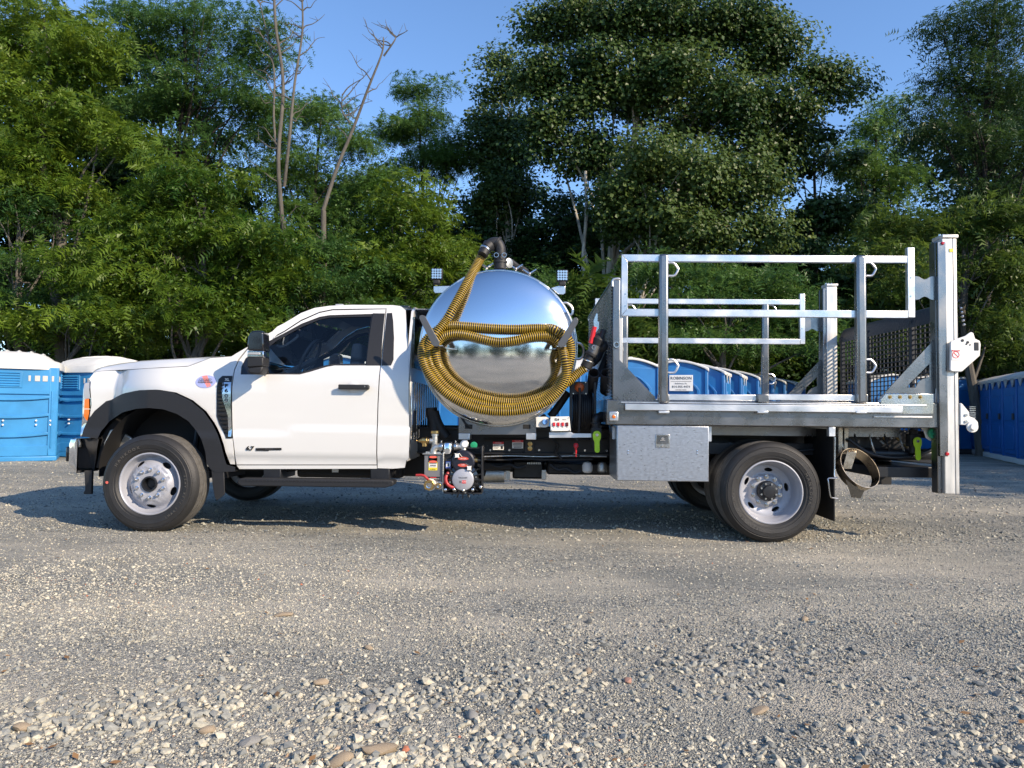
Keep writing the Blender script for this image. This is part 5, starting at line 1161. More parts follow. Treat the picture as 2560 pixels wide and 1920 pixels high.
# iron elbow and lime lever valve
q = MB(); q.tube(cr([W(z9,745,1450,6.30), W(z9,660,1450,6.28), W(z9,612,1475,6.26), W(z9,606,1540,6.26)], 6), .038, 16); q.cyl(W(z9,700,1450,6.29), W(z9,665,1450,6.28), .046, 16); q.cyl(W(z9,606,1520,6.26), W(z9,606,1552,6.26), .047, 16); q.build('iron_elbow', M['frame'], truck)
q = MB(); q.cyl(W(z9,745,1450,6.30), W(z9,700,1450,6.30), .05, 20); q.cyl(W(z3,1945,250,6.26), W(z3,1945,270,6.26), .042, 16); q.build('steel_union', M['steel'], truck)
def lever_valve(z, cx_, cy_, ex, ey, Y, s=1.0, body=True):
    e = empty('lever_valve', (0,0,0), truck); e.matrix_parent_inverse = Matrix.Translation(-INV['service_truck'])
    c_ = W(z, cx_, cy_, Y); t_ = W(z, ex, ey, Y); d_ = (t_-c_); L_ = d_.length; d_.normalize(); n_ = Vector((-d_.z, 0, d_.x))
    if body: q = MB(); q.box(c_.x-.045, c_.x+.045, Y+.03, Y+.12, c_.z-.05, c_.z+.06); q.cyl((c_.x, Y+.07, c_.z-.11), (c_.x, Y+.07, c_.z+.10), .036, 18); q.build('valve_body', M['plastic'], e, bevel=.006)
    pts = []
    for k in range(9): a_ = math.pi*k/8; pts.append(c_ + (n_*math.cos(a_) - d_*math.sin(a_))*.036*s)
    pts += [c_ + d_*.03 - n_*.034*s, c_ + d_*.06 - n_*.022*s]
    for k in range(7): a_ = math.pi*k/6; pts.append(t_ - d_*.02 + (-n_*math.cos(a_) + d_*math.sin(a_))*.022*s)
    pts += [c_ + d_*.06 + n_*.022*s, c_ + d_*.03 + n_*.034*s]
    q = MB(); q.prism([(p_.x, p_.z) for p_ in pts], Y, Y+.014); lv = q.build('lever', M['lime'], e, bevel=.004)
    MB().cyl((c_.x, Y-.006, c_.z), (c_.x, Y+.03, c_.z), .013, 12).build('pivot', M['steel'], e)
lever_valve(z3, 1945, 345, 1948, 520, 6.14); lever_valve(z5, 1846, 272, 1851, 378, 6.2)
# ---- suction hose: a thing of its own, slung on the hooks
hp = [(632,235),(570,350),(500,480),(400,660),(345,750),(265,860),(215,960),(235,1080),(320,1210),(450,1320),(620,1385),(820,1410),(1000,1385),(1150,1310),(1250,1190),(1300,1060),(1310,950),(1280,875),(1200,815),(1100,800),(900,806),(700,800),(500,786),(360,786),(270,825),(195,900),(170,990),(200,1110),(290,1240),(430,1350),(620,1425),(850,1440),(1050,1400),(1190,1310),(1270,1180),(1265,1040),(1240,940),(1190,878),(1120,858),(1000,868),(880,893),(760,905),(640,885),(520,855),(420,845),(330,868),(278,930),(275,1010),(310,1110),(400,1220),(540,1310),(720,1360),(900,1372),(1080,1330),(1250,1240),(1360,1150),(1430,1100)]
lay = [0]*5 + [.075]*14 + [0]*5 + [.02,.06,.11] + [.12]*9 + [.02]*11 + [.05]*20
pts = []
for k, (a_, b_) in enumerate(hp):
    p0 = W(z2, a_, b_, 6.05); r_ = math.hypot(p0.x-tc.x, p0.z-tc.z); ysurf = YR - (hd(r_) if r_ < TR else 0)
    y_ = ysurf - .055 - lay[min(k, len(lay)-1)]
    if k < 5: y_ = ysurf - .055 - .03 + (.25 if k == 0 else .12 if k == 1 else .05 if k == 2 else 0)
    if k > len(hp)-3: y_ = 6.12
    pts.append(W(z2, a_, b_, y_))
dense = cr(pts, 40)
L = [0.0]
for i in range(1, len(dense)): L.append(L[-1] + (dense[i]-dense[i-1]).length)
pitch = .0182; nr = int(L[-1]/pitch); arc = np.array(L); D = np.array([tuple(p_) for p_ in dense])
offs = [(0,.0330),(.42,.0330),(.50,.0398),(.67,.0415),(.84,.0398),(.94,.0330)]
ts = []; rd = []
for k in range(nr):
    for f_, r_ in offs: ts.append((k+f_)*pitch); rd.append(r_)
X_ = np.stack([np.interp(ts, arc, D[:,i]) for i in range(3)], -1)
hs = MB(); hs.tube([Vector(p_) for p_ in X_], .04, 16, rads=rd, cap=False)
nn = 16; no = len(offs); hs.m = [(0 if (i % no) in (2,3) else 1) for i in range(len(ts)-1) for _ in range(nn)]
hose = hs.build('suction_hose', [M['yellow'], M['hoseblack']], None, fix=False, ang=80)
# end fittings belong to the hose
def fit(pts_, r_, m_, name): q = MB(); q.tube(pts_, r_, 20); o_ = q.build(name, m_, hose, bevel=.003); return o_
fit([W(z2,632,238,6.3), W(z2,662,185,6.33)], .048, M['plastic'], 'coupling'); fit([W(z2,652,200,6.32), W(z2,660,188,6.325)], .053, M['steel'], 'clamp')
fit([W(z2,662,186,6.33), W(z2,694,158,6.35)], .052, M['plastic'], 'camlock')
fit([W(z2,1425,1104,6.12), W(z2,1452,1050,6.12)], .050, M['plastic'], 'cuff'); fit([W(z2,1445,1062,6.12), W(z2,1450,1050,6.12)], .054, M['steel'], 'clamp')
fit([W(z9,500,670,6.12), W(z9,545,590,6.12)], .045, M['plastic'], 'coupling'); fit([W(z9,535,610,6.12), W(z9,555,575,6.12)], .058, M['plastic'], 'collar'); fit([W(z9,553,580,6.12), W(z9,615,455,6.12)], .047, M['dull_steel'], 'camlock')
nz = MB(); nz.tube([W(z9,610,465,6.12), W(z9,640,400,6.12), W(z9,670,330,6.14)], .055, 16, rads=[.05,.062,.04]); nz.tube([W(z9,665,420,6.1), W(z9,690,330,6.1), W(z9,720,245,6.1)], .024, 10); nz.ball(W(z9,690,470,6.15), .055, 14); nz.build('nozzle', M['plastic'], hose, bevel=.003)
MB().tube(cr([W(z9,535,435,6.1), W(z9,560,330,6.1), W(z9,590,205,6.1)], 4), .020, 10).build('red_lever', M['red'], hose)
mm = MB(); mm.prismz(z9, [(580,205),(575,120),(610,20),(635,20),(630,120),(655,140),(650,230),(610,285)], 6.1, .012); mm.build('latch_plate', M['steel'], hose, bevel=.002)
MB().tube([W(z9,577,490,6.06)+Vector((.014*math.cos(t),0,.018*math.sin(t))) for t in np.linspace(0,6.283,13)[:-1]], .003, 6, closed=True).build('pull_ring', M['steel'], hose)
tag(hose, 'yellow and black ribbed suction hose coiled on hooks across the polished tank end', 'hose')
# ------------------------------------------------------------------ bed
def grp(name, parent=None):
    e = empty(name, (0,0,0), parent or truck)
    if parent is None or parent is truck: e.matrix_parent_inverse = Matrix.Translation(-INV['service_truck'])
    return e
YB = 5.99; YF = 2*YM - YB
def both(fn):
    for s_ in (0, 1): fn(s_)
bed = grp('bed')
a = rect(z4, 125, 935, 1970, 1075, YB)                       # side channel
BX0, BX1, BZ0, BZ1 = a
# the photograph's rolled horizon averages out over the long channel
for s_ in (0, 1):
    y0 = YB if not s_ else YF-.07
    ch = MB(); ch.box(BX0, BX1, y0, y0+.07, BZ0, BZ1); c_ = ch.build('side_channel', M['alu_post'], bed, bevel=.008)
fl = MB(); fl.box(BX0+.02, BX1, YB+.07, YF-.07, BZ1-.05, BZ1-.006); fl.build('bed_floor', M['alu'], bed)
for k in range(9):
    x_ = BX0+.15+k*.33; MB().box(x_, x_+.05, YB+.08, YF-.08, BZ0+.02, BZ1-.055).build('cross_member', M['alu_post'], bed)
MB().box(BX0, BX0+.06, YB+.072, YF-.072, BZ0, BZ1).build('front_channel', M['alu_post'], bed)
# rub rail: bar standing proud on pocket blocks
ar = rect(z4, 214, 956, 1762, 993, YB-.05)
for s_ in (0, 1):
    y0 = YB-.055 if not s_ else YF+.035
    q = MB(); q.box(ar[0]+.02, ar[1], y0, y0+.02, ar[2], ar[3]); q.build('rub_rail', M['alu'], bed, bevel=.004)
    q = MB(); q.box(ar[0]-.01, BX1-.12, (YB-.02 if not s_ else YF+.002), (YB-.002 if not s_ else YF+.02), ar[3]+.004, ar[3]+.016); q.build('edge_trim', M['alu'], bed, bevel=.003)
    # low side boards
    for x0, x1 in ((466,956),(1014,1503)):
        b_ = rect(z4, x0, 898, x1, 932, YB); y1 = YB+.0 if not s_ else YF-.04
        MB().box(b_[0], b_[1], y1, y1+.04, b_[2], b_[3]).build('side_board', M['alu'], bed, bevel=.004)
    for x0, x1 in ((412,466),(958,1014),(1503,1560)):
        b_ = rect(z4, x0, 897, x1, 944, YB); y1 = YB-.03 if not s_ else YF-.04
        MB().box(b_[0]-.004, b_[1]+.004, y1, y1+.07, b_[2], b_[3]).build('stake_pocket', M['alu_post'], bed, bevel=.006)
        b_ = rect(z4, x0+2, 989, x1+6, 1003, YB-.06); y1 = YB-.06 if not s_ else YF
        MB().box(b_[0], b_[1], y1, y1+.06, b_[2], b_[3]).build('pocket_foot', M['alu'], bed, bevel=.004)
# stake gates
def gate(s_):
    g_ = grp('side_gate'); Y = YB if not s_ else YF-.04
    def X(x): return W(z4, x, 300, YB).x
    def zt_(x0, y0, x1, y1): r_ = rect(z4, x0, y0, x1, y1, YB+.005); return r_
    z_top = zt_(207,128,1790,166); z_low = zt_(207,430,1820,470); lv = zt_(207,128,241,462); rv = zt_(1789,86,1828,473)
    d_ = .04
    MB().prism([(lv[0], z_top[3]), (rv[0]-.001, z_top[3]), (rv[0]-.001, z_top[2]), (lv[1], z_top[2])], Y, Y+d_).build('rail', M['alu'], g_, bevel=.003)
    MB().prism([(lv[0], z_low[2]), (rv[0]-.001, z_low[2]), (rv[0]-.001, z_low[3]), (lv[1], z_low[3])], Y, Y+d_).build('rail', M['alu'], g_, bevel=.003)
    MB().prism([(lv[0]+.0004, z_top[3]-.003), (lv[1]+.0004, z_top[2]-.002), (lv[1]+.0004, z_low[3]+.002), (lv[0]+.0004, z_low[2]+.003)], Y+.001, Y+d_-.001).build('end_bar', M['alu'], g_, bevel=.002)
    MB().box(rv[0], rv[1], Y-.002, Y+d_+.002, rv[2], rv[3]).build('end_bar', M['alu'], g_, bevel=.003)
    for x0, x1, yt in ((412,464,125),(1501,1555,131)):
        b_ = zt_(x0, yt, x1, 950); yp = Y-.035 if not s_ else Y+.003
        w_ = b_[1]-b_[0]; q = MB(); q.box(b_[0], b_[1], yp, yp+.072, b_[2], b_[3]); q.build('post', M['alu_post'], g_, bevel=.02, seg=3)
        for ly in (205, 740):
            P_ = [(x1-2,ly-33),(x1+30,ly-33),(x1+54,ly-5),(x1+54,ly+8),(x1+36,ly+36),(x1+4,ly+38)]
            MB().tube(cr([Vector((W(z4,a_,b2,YB).x, yp+.03, W(z4,a_,b2,YB).z)) for a_, b2 in P_], 3), .0095, 8).build('tie_loop', M['alu'], g_)
    for yy in (342, 408): p_ = W(z4, 230, yy, YB); MB().cyl((p_.x, Y-.004, p_.z), (p_.x, Y, p_.z), .006, 10).build('rivet', M['steel'], g_)
    for yy in (252, 355): p_ = W(z4, 1808, yy, YB); MB().cyl((p_.x, Y-.006, p_.z), (p_.x, Y, p_.z), .008, 10).build('rivet', M['steel'], g_)
    # angle bracket that ties the gate to the liftgate column
    b_ = zt_(1830, 243, 1966, 375); n = 10; top = [(b_[0]+(b_[1]-b_[0])*k/n, b_[3]-.028*math.sin(math.pi*min(1,max(0,(k/n-.12)/.6)))**2) for k in range(n+1)]; bot = [(x_, b_[2]+(b_[3]-z_)) for x_, z_ in top]
    MB().prism(top + bot[::-1], Y+.012, Y+.02).build('tie_plate', M['alu_post'], g_, bevel=.002)
both(gate)
# headboard
hx = W(z4, 157, 400, 6.03).x; ht = rect(z4, 157, 268, 193, 935, 6.03)
hb = grp('headboard')
q = MB(); n = 36; zz_ = np.linspace(BZ1, ht[3], n*2+1)
vs = [(hx + (.004 if i % 2 else -.012), y_, zv) for i, zv in enumerate(zz_) for y_ in (6.05, YF-.05)]
q.add(vs, [(2*i, 2*i+1, 2*i+3, 2*i+2) for i in range(n*2)]); q.box(hx+.01, hx+.014, 6.05, YF-.05, BZ1, ht[3]); q.build('corrugated_sheet', mat('corrugated_steel', (.60,.62,.64), .25, metal=.6, rvar=.1, vscale=5), hb, fix=False, ang=180)
for s_ in (0, 1):
    y0 = 6.0 if not s_ else YF-.05
    q = MB(); q.box(ht[0]-.0, ht[1]+.005, y0, y0+.05, BZ1, ht[3]); q.build('upright', M['alu_post'], hb, bevel=.006)
    b_ = rect(z4, 193, 300, 215, 930, 6.0); MB().box(b_[0]+.006, b_[1], y0+.01, y0+.045, BZ1, b_[3]).build('upright_tube', M['alu_bright'], hb, bevel=.004)
    P_ = [(160,300),(158,275),(165,262),(185,258),(202,262),(205,285),(204,320)]
    MB().tube(cr([Vector((W(z4,a_,b2,6.0).x, y0+.01, W(z4,a_,b2,6.0).z)) for a_, b2 in P_], 3), .011, 8).build('top_hook', M['alu'], hb)
MB().box(hx-.012, hx+.03, 6.05, YF-.05, ht[3]-.03, ht[3]).build('top_rail', M['alu_post'], hb, bevel=.006)
p_ = W(z4, 178, 625, 6.0); MB().lathe([(.018,0),(.026,0),(.026,-.03),(.018,-.03)], (p_.x, 6.0, p_.z), (0,1,0), 20, closed=True).build('pin_socket', M['steel'], hb)
# diamond plate gusset
gp = [(163,660),(163,933),(400,933),(385,902),(372,892),(215,725),(180,690)]
def tread(name, poly, Y, parent, m_, nx_, step=.032):
    q = MB(); q.prism(poly, Y, Y+.006); o_ = q.build(name, m_, parent)
    xs_ = [p[0] for p in poly]; zs_ = [p[1] for p in poly]; t_ = MB(); j = 0; z_ = min(zs_)+step*.4
    while z_ < max(zs_):
        x_ = min(xs_) + (step/2 if j % 2 else 0)
        while x_ < max(xs_):
            if inside((x_, z_), poly): s2 = 1 if j % 2 else -1; t_.obox((x_, Y-.002, z_), (.0125, 0, .0125*s2), (0, .003, 0), (-.003*s2, 0, .003))
            x_ += step
        z_ += step/2; j += 1
    o2 = t_.build('raised_lugs', m_, o_, fix=False); o2['kind'] = 'stuff'; return o_
pl_ = [(W(z4,a_,b_,YB).x, W(z4,a_,b_,YB).z) for a_, b_ in gp]
tread('tread_plate_gusset', pl_, YB+.005, hb, M['alu_post'], 1); tread('tread_plate_gusset', pl_, YF-.012, hb, M['alu_post'], 1)
# marker lamp box at the front corner
b_ = rect(z4, 140, 992, 191, 1046, YB-.04)
ml = grp('corner_lamp'); MB().box(b_[0], b_[1], YB-.04, YB, b_[2], b_[3]).build('lamp_box', M['alu'], ml, bevel=.008); c_ = W(z4, 165, 1021, YB-.042); MB().lathe([(.016,0),(.012,-.008),(.0,-.010)], c_, (0,1,0), 20).build('lamp_lens', M['amber'], ml)
# ---- liftgate column, gussets
def column(s_):
    g_ = grp('liftgate_column'); Yc = 6.0
    sg = lambda y0, y1: (y0, y1) if not s_ else (2*YM-y1, 2*YM-y0)
    fa = rect(z4, 1976, 34, 2060, 760, Yc-.03); fb = rect(z5, 1985, 100, 2084, 565, Yc-.03)
    X0 = (fa[0] + W(z5, 2004, 500, Yc-.03).x)/2; X1 = (fa[1] + W(z5, 2083, 500, Yc-.03).x)/2; Z0 = W(z5, 2040, 565, Yc-.03).z; Z1 = W(z4, 2010, 34, Yc-.03).z
    XI = (W(z4, 1947, 200, Yc-.03).x + W(z5, 1968, 500, Yc).x)/2
    y0, y1 = sg(Yc-.03, Yc+.11); q = MB(); q.box(X0, X1, y0, y1, Z0, Z1); col_ = q.build('column', M['alu_bright'], g_, bevel=.006)
    y0, y1 = sg(Yc+.005, Yc+.10); q = MB(); q.box(XI, X0-.001, y0, y1, Z0, Z1-.02); q.build('inner_flange', M['alu_post'], g_, bevel=.006)
    y0, y1 = sg(Yc-.045, Yc-.0305); zc = W(z5, 2000, 355, Yc).z; q = MB(); q.box(XI-.001, X0+.03, sg(Yc-.033, Yc+.004)[0], sg(Yc-.033, Yc+.004)[1], zc, Z1-.03); q.build('cover_channel', M['alu_post'], g_, bevel=.004)
    xs_ = X0 + (X1-X0)*.72; y0, y1 = sg(Yc-.0325, Yc-.0295); MB().box(xs_, xs_+.0045, y0, y1, Z0+.002, Z1-.002).build('seam', M['ink_grey'], g_)
    y0, y1 = sg(Yc-.04, Yc+.12); MB().box(X0-.002, X1+.012, y0, y1, Z1+.001, Z1+.03).build('top_cap', M['alu_bright'], g_, bevel=.006)
    for xx in (.02, .05, .085):
        MB().cyl((X0+xx, (y0+y1)/2, Z1+.03), (X0+xx, (y0+y1)/2, Z1+.048), .010, 8).build('cap_bolt', M['steel'], g_)
    y0, y1 = sg(Yc-.036, Yc-.031); c_ = W(z4, 2017, 106, Yc); MB().box(c_.x-.014, c_.x+.014, y0, y1, c_.z-.014, c_.z+.014).build('yellow_sticker', M['label_yellow'], g_)
    if not s_:
        c_ = W(z4, 1983, 62, Yc-.035); MB().lathe([(.015,0),(.011,-.01),(.0,-.012)], c_, (0,1,0), 16).build('red_button', M['redlens'], g_)
        c_ = W(z5, 2008, 342, Yc-.035); MB().lathe([(.017,0),(.013,-.01),(.0,-.012)], c_, (0,1,0), 16).build('red_lamp', M['redlens'], g_)
        for y_ in (340, 62, 2): pass
    # triangular gusset with window and its reflective foot plate
    go = [(1663,893),(1700,850),(1952,578),(1972,578),(1972,893)]
    hole_ = [(1785,860),(1800,838),(1910,728),(1912,800),(1870,815),(1850,830),(1833,862)]
    f2 = lambda pts: [(W(z4,a_,b2,Yc+.03).x, W(z4,a_,b2,Yc+.03).z) for a_, b2 in pts]
    if not s_:
        panel('gusset', M['alu_post'], g_, f2(go), lambda x, z: Yc+.03, holes=[f2(hole_)], step=.12, lip=.008)
    else:
        panel('gusset', M['alu_post'], g_, f2(go), lambda x, z: 2*YM-Yc-.03, holes=[f2(hole_)], step=.12, lip=.008)
    y0, y1 = sg(Yc+.015, Yc+.028); q = MB(); fp = f2([(1625,940),(1625,925),(1650,896),(1915,896),(1915,1006),(1765,1006),(1625,1003)]); q.prism(fp, y0-.035 if not s_ else y0, y1 if not s_ else y1+.03); fo = q.build('foot_plate', mat('bright_sheet', (.66,.68,.70), .18, metal=1, rvar=.08, vscale=8, bump=.05, bscale=12), g_, bevel=.003)
    yb_ = (y0-.036) if not s_ else y1+.03
    if not s_:
        for k in range(4):
            c_ = W(z4, 1692+56*k, 912.5, yb_); q = MB(); q.cyl(c_, c_+Vector((0,-.003,0)), .016, 16); q.cyl(c_+Vector((0,-.003,0)), c_+Vector((0,-.012,0)), .010, 6); q.cyl(c_+Vector((0,-.012,0)), c_+Vector((0,-.020,0)), .005, 8); q.build('brass_bolt', M['brass'], fo, fix=False)
    return X0, X1, Z1
CX0, CX1, CZ1 = column(0); column(1)
# weld ledge under the foot plate
a = rect(z4, 1605, 1018, 1930, 1028, YB-.02); MB().box(a[0], a[1], YB-.012, YB-.001, a[2], a[3]).build('weld_ledge', M['alu_bright'], bed, bevel=.003)
a = rect(z4, 1915, 865, 1985, 945, YB+.02); MB().box(a[0]+.045, a[1]-.002, YB+.02, YB+.028, a[2], a[3]).build('hinge_plate', M['alu_bright'], bed, bevel=.002)
# lift carriage plates
car = grp('lift_carriage')
q = MB(); q.prismz(z4, [(2028,606),(2070,588),(2110,575),(2140,553),(2154,558),(2164,590),(2190,602),(2195,622),(2190,684),(2092,771),(2082,773),(2034,771),(2025,762)], 5.93, .02); co = q.build('carriage_plate', M['white_steel'], car, bevel=.005)
for x_, y_, r_ in ((2093,600,.012),(2122,610,.011),(2115,620,.007),(2135,624,.006)): c_ = W(z4, x_, y_, 5.929); MB().cyl(c_, c_+Vector((0,-.002,0)), r_, 14).build('bolt_hole', M['frame'], co)
a = rect(z4, 2160, 610, 2184, 655, 5.925); MB().box(a[0], a[1], 5.926, 5.934, a[2], a[3]).build('lock_slot', M['frame'], co, bevel=.003)
a = rect(z4, 2036, 652, 2078, 708, 5.925); wl2 = MB().box(a[0], a[1], 5.927, 5.931, a[2], a[3]).build('warning_label', M['label_white'], co)
MB().box(a[0], a[1], 5.9255, 5.9265, a[3]-.012, a[3]).build('label_band', M['label_red'], wl2)
cxx = (a[0]+a[1])/2; czz = a[2]+(a[3]-a[2])*.52; rt = MB(); rt.lathe([(.024,0),(.029,0),(.029,-.001),(.024,-.001)], (cxx, 5.9262, czz), (0,1,0), 24, closed=True); rt.obox((cxx, 5.9258, czz), (.018,0,-.018), (0,.0004,0), (.002,0,.002)); rt.build('ban_sign', M['label_red'], wl2)
text('WARNING', .010, (cxx, 5.9252, a[3]-.006), M['label_white'], wl2)
q = MB(); q.prismz(z4, [(2082,945),(2092,950),(2130,995),(2132,1020),(2160,1030),(2178,1050),(2182,1075),(2168,1092),(2150,1100),(2125,1090),(2120,1068),(2082,1066)], 5.96, .02); q.build('hinge_bracket', M['white_steel'], car, bevel=.004)
c_ = W(z4, 2145, 1078, 5.955); q = MB(); q.lathe([(.046,0),(.046,-.012),(.028,-.014),(.026,-.028),(.0,-.030)], c_, (0,1,0), 24); q.build('hinge_boss', M['white_steel'], car, bevel=.003)
for x_, y_ in ((2112,1012),(2112,1048)): c_ = W(z4, x_, y_, 5.957); MB().cyl(c_, c_+Vector((0,-.006,0)), .012, 8).build('bolt', M['steel'], car)
sp_ = MB(); 
for k in range(7): a = rect(z4, 2128, 965+10*k, 2162, 969+10*k, 6.05); sp_.box(a[0], a[1], 6.04, 6.08, a[2], a[3])
sp_.build('spring', M['steel'], car)
# folded mesh platform between the columns
pf = grp('mesh_platform')
xn_ = W(z4, 2115, 420, 6.1).x; ztop = W(z4, 2110, 370, 6.1).z; zbot = BZ0-.1; PXm = CX1 + .035
blk = mat('platform_black', (.014,.014,.016), .45)
q = MB()
for yy in (6.12, 6.75, 7.6, YF-.15): q.box(PXm, PXm+.03, yy, yy+.045, zbot, ztop-.10)
q.box(PXm, PXm+.03, 6.12, YF-.10, zbot, zbot+.06); q.box(PXm, PXm+.03, 6.12, YF-.10, 1.16, 1.20); q.build('platform_frame', blk, pf, bevel=.004)
g1 = MB(); z_ = zbot+.08
while z_ < ztop-.13: g1.box(PXm+.004, PXm+.028, 6.13, YF-.11, z_, z_+.007); z_ += .046
yy = 6.17
while yy < YF-.12: g1.box(PXm+.010, PXm+.020, yy, yy+.009, zbot, ztop-.12); yy += .075
o_ = g1.build('mesh_grid', blk, pf, fix=False); o_['kind'] = 'stuff'
q = MB(); n = 10; cvs = [(PXm+.0+.14*math.sin(t), ztop-.16+.16*math.sin(t+.0)) for t in np.linspace(0, math.pi/2, n)]
cvs = [(PXm - .005 + .10*(k/(n-1))**1.4, ztop-.17+.17*math.sin(math.pi/2*k/(n-1))) for k in range(n)]
q.add([(x_, y_, z_) for y_ in (6.10, YF-.08) for x_, z_ in cvs] + [(x_+.01, y_, z_+.004) for y_ in (6.10, YF-.08) for x_, z_ in cvs], [(k, k+1, n+k+1, n+k) for k in range(n-1)] + [(2*n+k+1, 2*n+k, 3*n+k, 3*n+k+1) for k in range(n-1)])
q.build('tread_ramp', mat('black_tread_plate', (.03,.032,.04), .35, metal=.4, bump=.8, bscale=60), pf, fix=False)
q = MB(); q.tube([(PXm+.055, 6.16, zbot+.1), (PXm+.055, 6.16, ztop-.12)], .022, 12); q.build('lift_strut', blk, pf)
for k in range(5): c_ = Vector((PXm+.07+.006*k, 6.10, ztop-.08-.035*k)); MB().ball(c_, .012, 8).build('chain_link', M['steel'], pf)
# ---- under the bed: subframe, toolbox, flap, cone holder
a = rect(z5, 706, 191, 1560, 245, 6.35); q = MB(); q.box(a[0]-.9, a[1]+.3, 6.35, 6.40, a[2], a[3]); q.box(a[0]-.9, a[1]+.3, YF-.45, YF-.40, a[2], a[3]); q.build('subframe_rail', M['alu_post'], truck, bevel=.004)
tb = grp('tool_box'); a = rect(z5, 181, 184, 694, 496, 6.0)
MB().box(a[0]-.0, a[1]-.003, 6.012, 6.52, a[2]+.002, a[3]-.001).build('box_body', M['alu_box'], tb, bevel=.003)
MB().box(a[0]+.004, a[1]-.006, 6.0, 6.0118, a[2]+.006, a[3]-.006).build('box_door', M['alu_box'], tb, bevel=.004)
l_ = rect(z5, 396, 233, 475, 308, 5.998); lo = MB().box(l_[0], l_[1], 5.994, 5.9998, l_[2], l_[3]).build('latch_plate', M['steel'], tb, bevel=.004)
b_ = rect(z5, 402, 240, 468, 288, 5.99); MB().box(b_[0], b_[1], 5.9915, 5.9945, b_[2], b_[3]).build('latch_recess', M['alu_post'], lo, bevel=.008)
c_ = W(z5, 434, 258, 5.99); q = MB(); q.cyl(c_, c_+Vector((0,-.012,0)), .012, 14); q.obox((c_.x, 5.985, c_.z-.014), (.022,0,0), (0,.003,0), (0,0,.004)); q.build('paddle', M['chrome'], lo); c_ = W(z5, 434, 298, 5.99); MB().cyl(c_, c_+Vector((0,-.008,0)), .010, 12).build('key_lock', M['chrome'], lo)
for x_ in (244, 627):
    for y_ in (327, 341): c_ = W(z5, x_, y_, 5.998); MB().ball(c_, .008, 8, sc=(1,.5,1)).build('rivet', M['chrome'], tb)
a2 = rect(z5, 693, 190, 706, 272, 6.1); MB().box(a[1]+.002, a[1]+.03, 6.05, 6.5, a2[2], a2[3]).build('mount_bracket', M['alu'], tb)
a2 = rect(z5, 155, 190, 166, 260, 6.2); MB().box(a2[0], a2[1], 6.18, 6.3, a2[2], a2[3]).build('mount_bracket', M['alu'], tb)
# mud flaps hang behind the rear wheels
fx = W(z5, 1384, 450, 6.0).x; zb_ = W(z5, 1384, 715, 6.0).z
for s_ in (0, 1):
    y0 = 6.0 if not s_ else YF-.63; q = MB(); q.box(fx-.006, fx+.006, y0, y0+.63, zb_, BZ0-.02); q.build('mud_flap', M['shut'], truck, bevel=.003)
a = rect(z5, 1355, 195, 1391, 246, 5.99); MB().box(a[0], a[1], 5.99, 6.04, a[2], a[3]).build('flap_hanger', M['alu'], truck, bevel=.003)
MB().tube(cr([W(z5,1388,250,5.99), W(z5,1386,400,5.98), W(z5,1385,465,5.97), W(z5,1400,473,5.96), W(z5,1395,478,5.95), W(z5,1352,478,5.94), W(z5,1352,500,5.93), W(z5,1362,575,5.93), W(z5,1380,586,5.94), W(z5,1403,590,5.95)], 4), .0055, 6).build('hook_wire', M['steel'], truck)
cn = grp('cone_holder')
c_ = W(z5, 1527, 418, 6.08); ax_ = Vector((.30, -.80, .52)).normalized(); M['hoop'] = mat('hoop_steel', (.50,.44,.36), .28, metal=1, rvar=.1, vscale=14)
MB().lathe([(.182,.0),(.186,.0),(.178,-.085),(.174,-.085)], c_ - Vector((0,0,0)), ax_, 56, closed=True).build('hoop', M['hoop'], cn)
q = MB(); q.prismz(z5, [(1407,196),(1432,196),(1430,330),(1425,400),(1407,400)], 6.30, .01); q.prismz(z5, [(1440,200),(1465,200),(1458,320),(1440,320)], 6.32, .01); q.prismz(z5, [(1455,330),(1510,330),(1480,425),(1430,425)], 6.2, .01); q.build('hanger_strap', M['hoop'], cn, bevel=.002)
q = MB(); q.add([tuple(W(z5,*p_)) for p_ in ((1447,482,5.96),(1497,520,5.98),(1478,583,6.08),(1560,528,6.02),(1530,588,6.10))], [(0,1,2),(1,3,4,2)]); q.build('hoop_foot', M['alu_post'], cn)
# green cap filler and far clutter at the tail
fc = grp('drain_outlet'); q = MB(); q.prismz(z5, [(1862,195),(1960,195),(1962,240),(1945,262),(1918,270),(1893,255),(1880,215)], 6.12, .012); q.build('outlet_plate', M['white_steel'], fc, bevel=.003)
c_ = W(z5, 1931, 226, 6.11); q = MB(); q.lathe([(.050,0),(.054,-.006),(.054,-.035),(.048,-.042),(.0,-.042)], c_, (0,1,0), 24); q.obox(c_+Vector((0,-.048,0)), (.045,0,.012), (0,.008,0), (-.002,0,.006)); q.build('green_cap', M['green'], fc)
MB().tube(cr([W(z5,1950,205,6.1), W(z5,1957,240,6.05), W(z5,1930,275,6.08), W(z5,1940,330,6.1), W(z5,1975,355,6.08)], 5), .006, 6).build('cord', M['plastic'], fc)
q = MB(); q.box(2.75, 3.5, 6.55, 2*YM-6.55, .66, .92); q.box(3.0, CX1-.05, 6.2, 2*YM-6.3, .53, .62); q.box(2.62, 2.74, 6.7, 7.5, .30, .62); q.tube([(2.9,6.4,.72),(3.6,6.35,.72)], .05, 12); q.tube(cr([(2.8,6.3,.85),(3.0,6.28,.72),(3.3,6.28,.70),(3.6,6.3,.8)], 5), .018, 8); q.build('tail_pipework', M['frame'], truck, bevel=.005)
for k, (x_, y_) in enumerate(((1610,240),(1650,245),(1685,240),(1725,250),(1640,270),(1770,290),(1905,330))):
    c_ = W(z5, x_, y_, 6.4); MB().cyl(c_, c_+Vector((.02,-.02,-.03)), .012, 8).build('pipe_fitting', M['brass'] if k % 2 else M['cast'], truck)
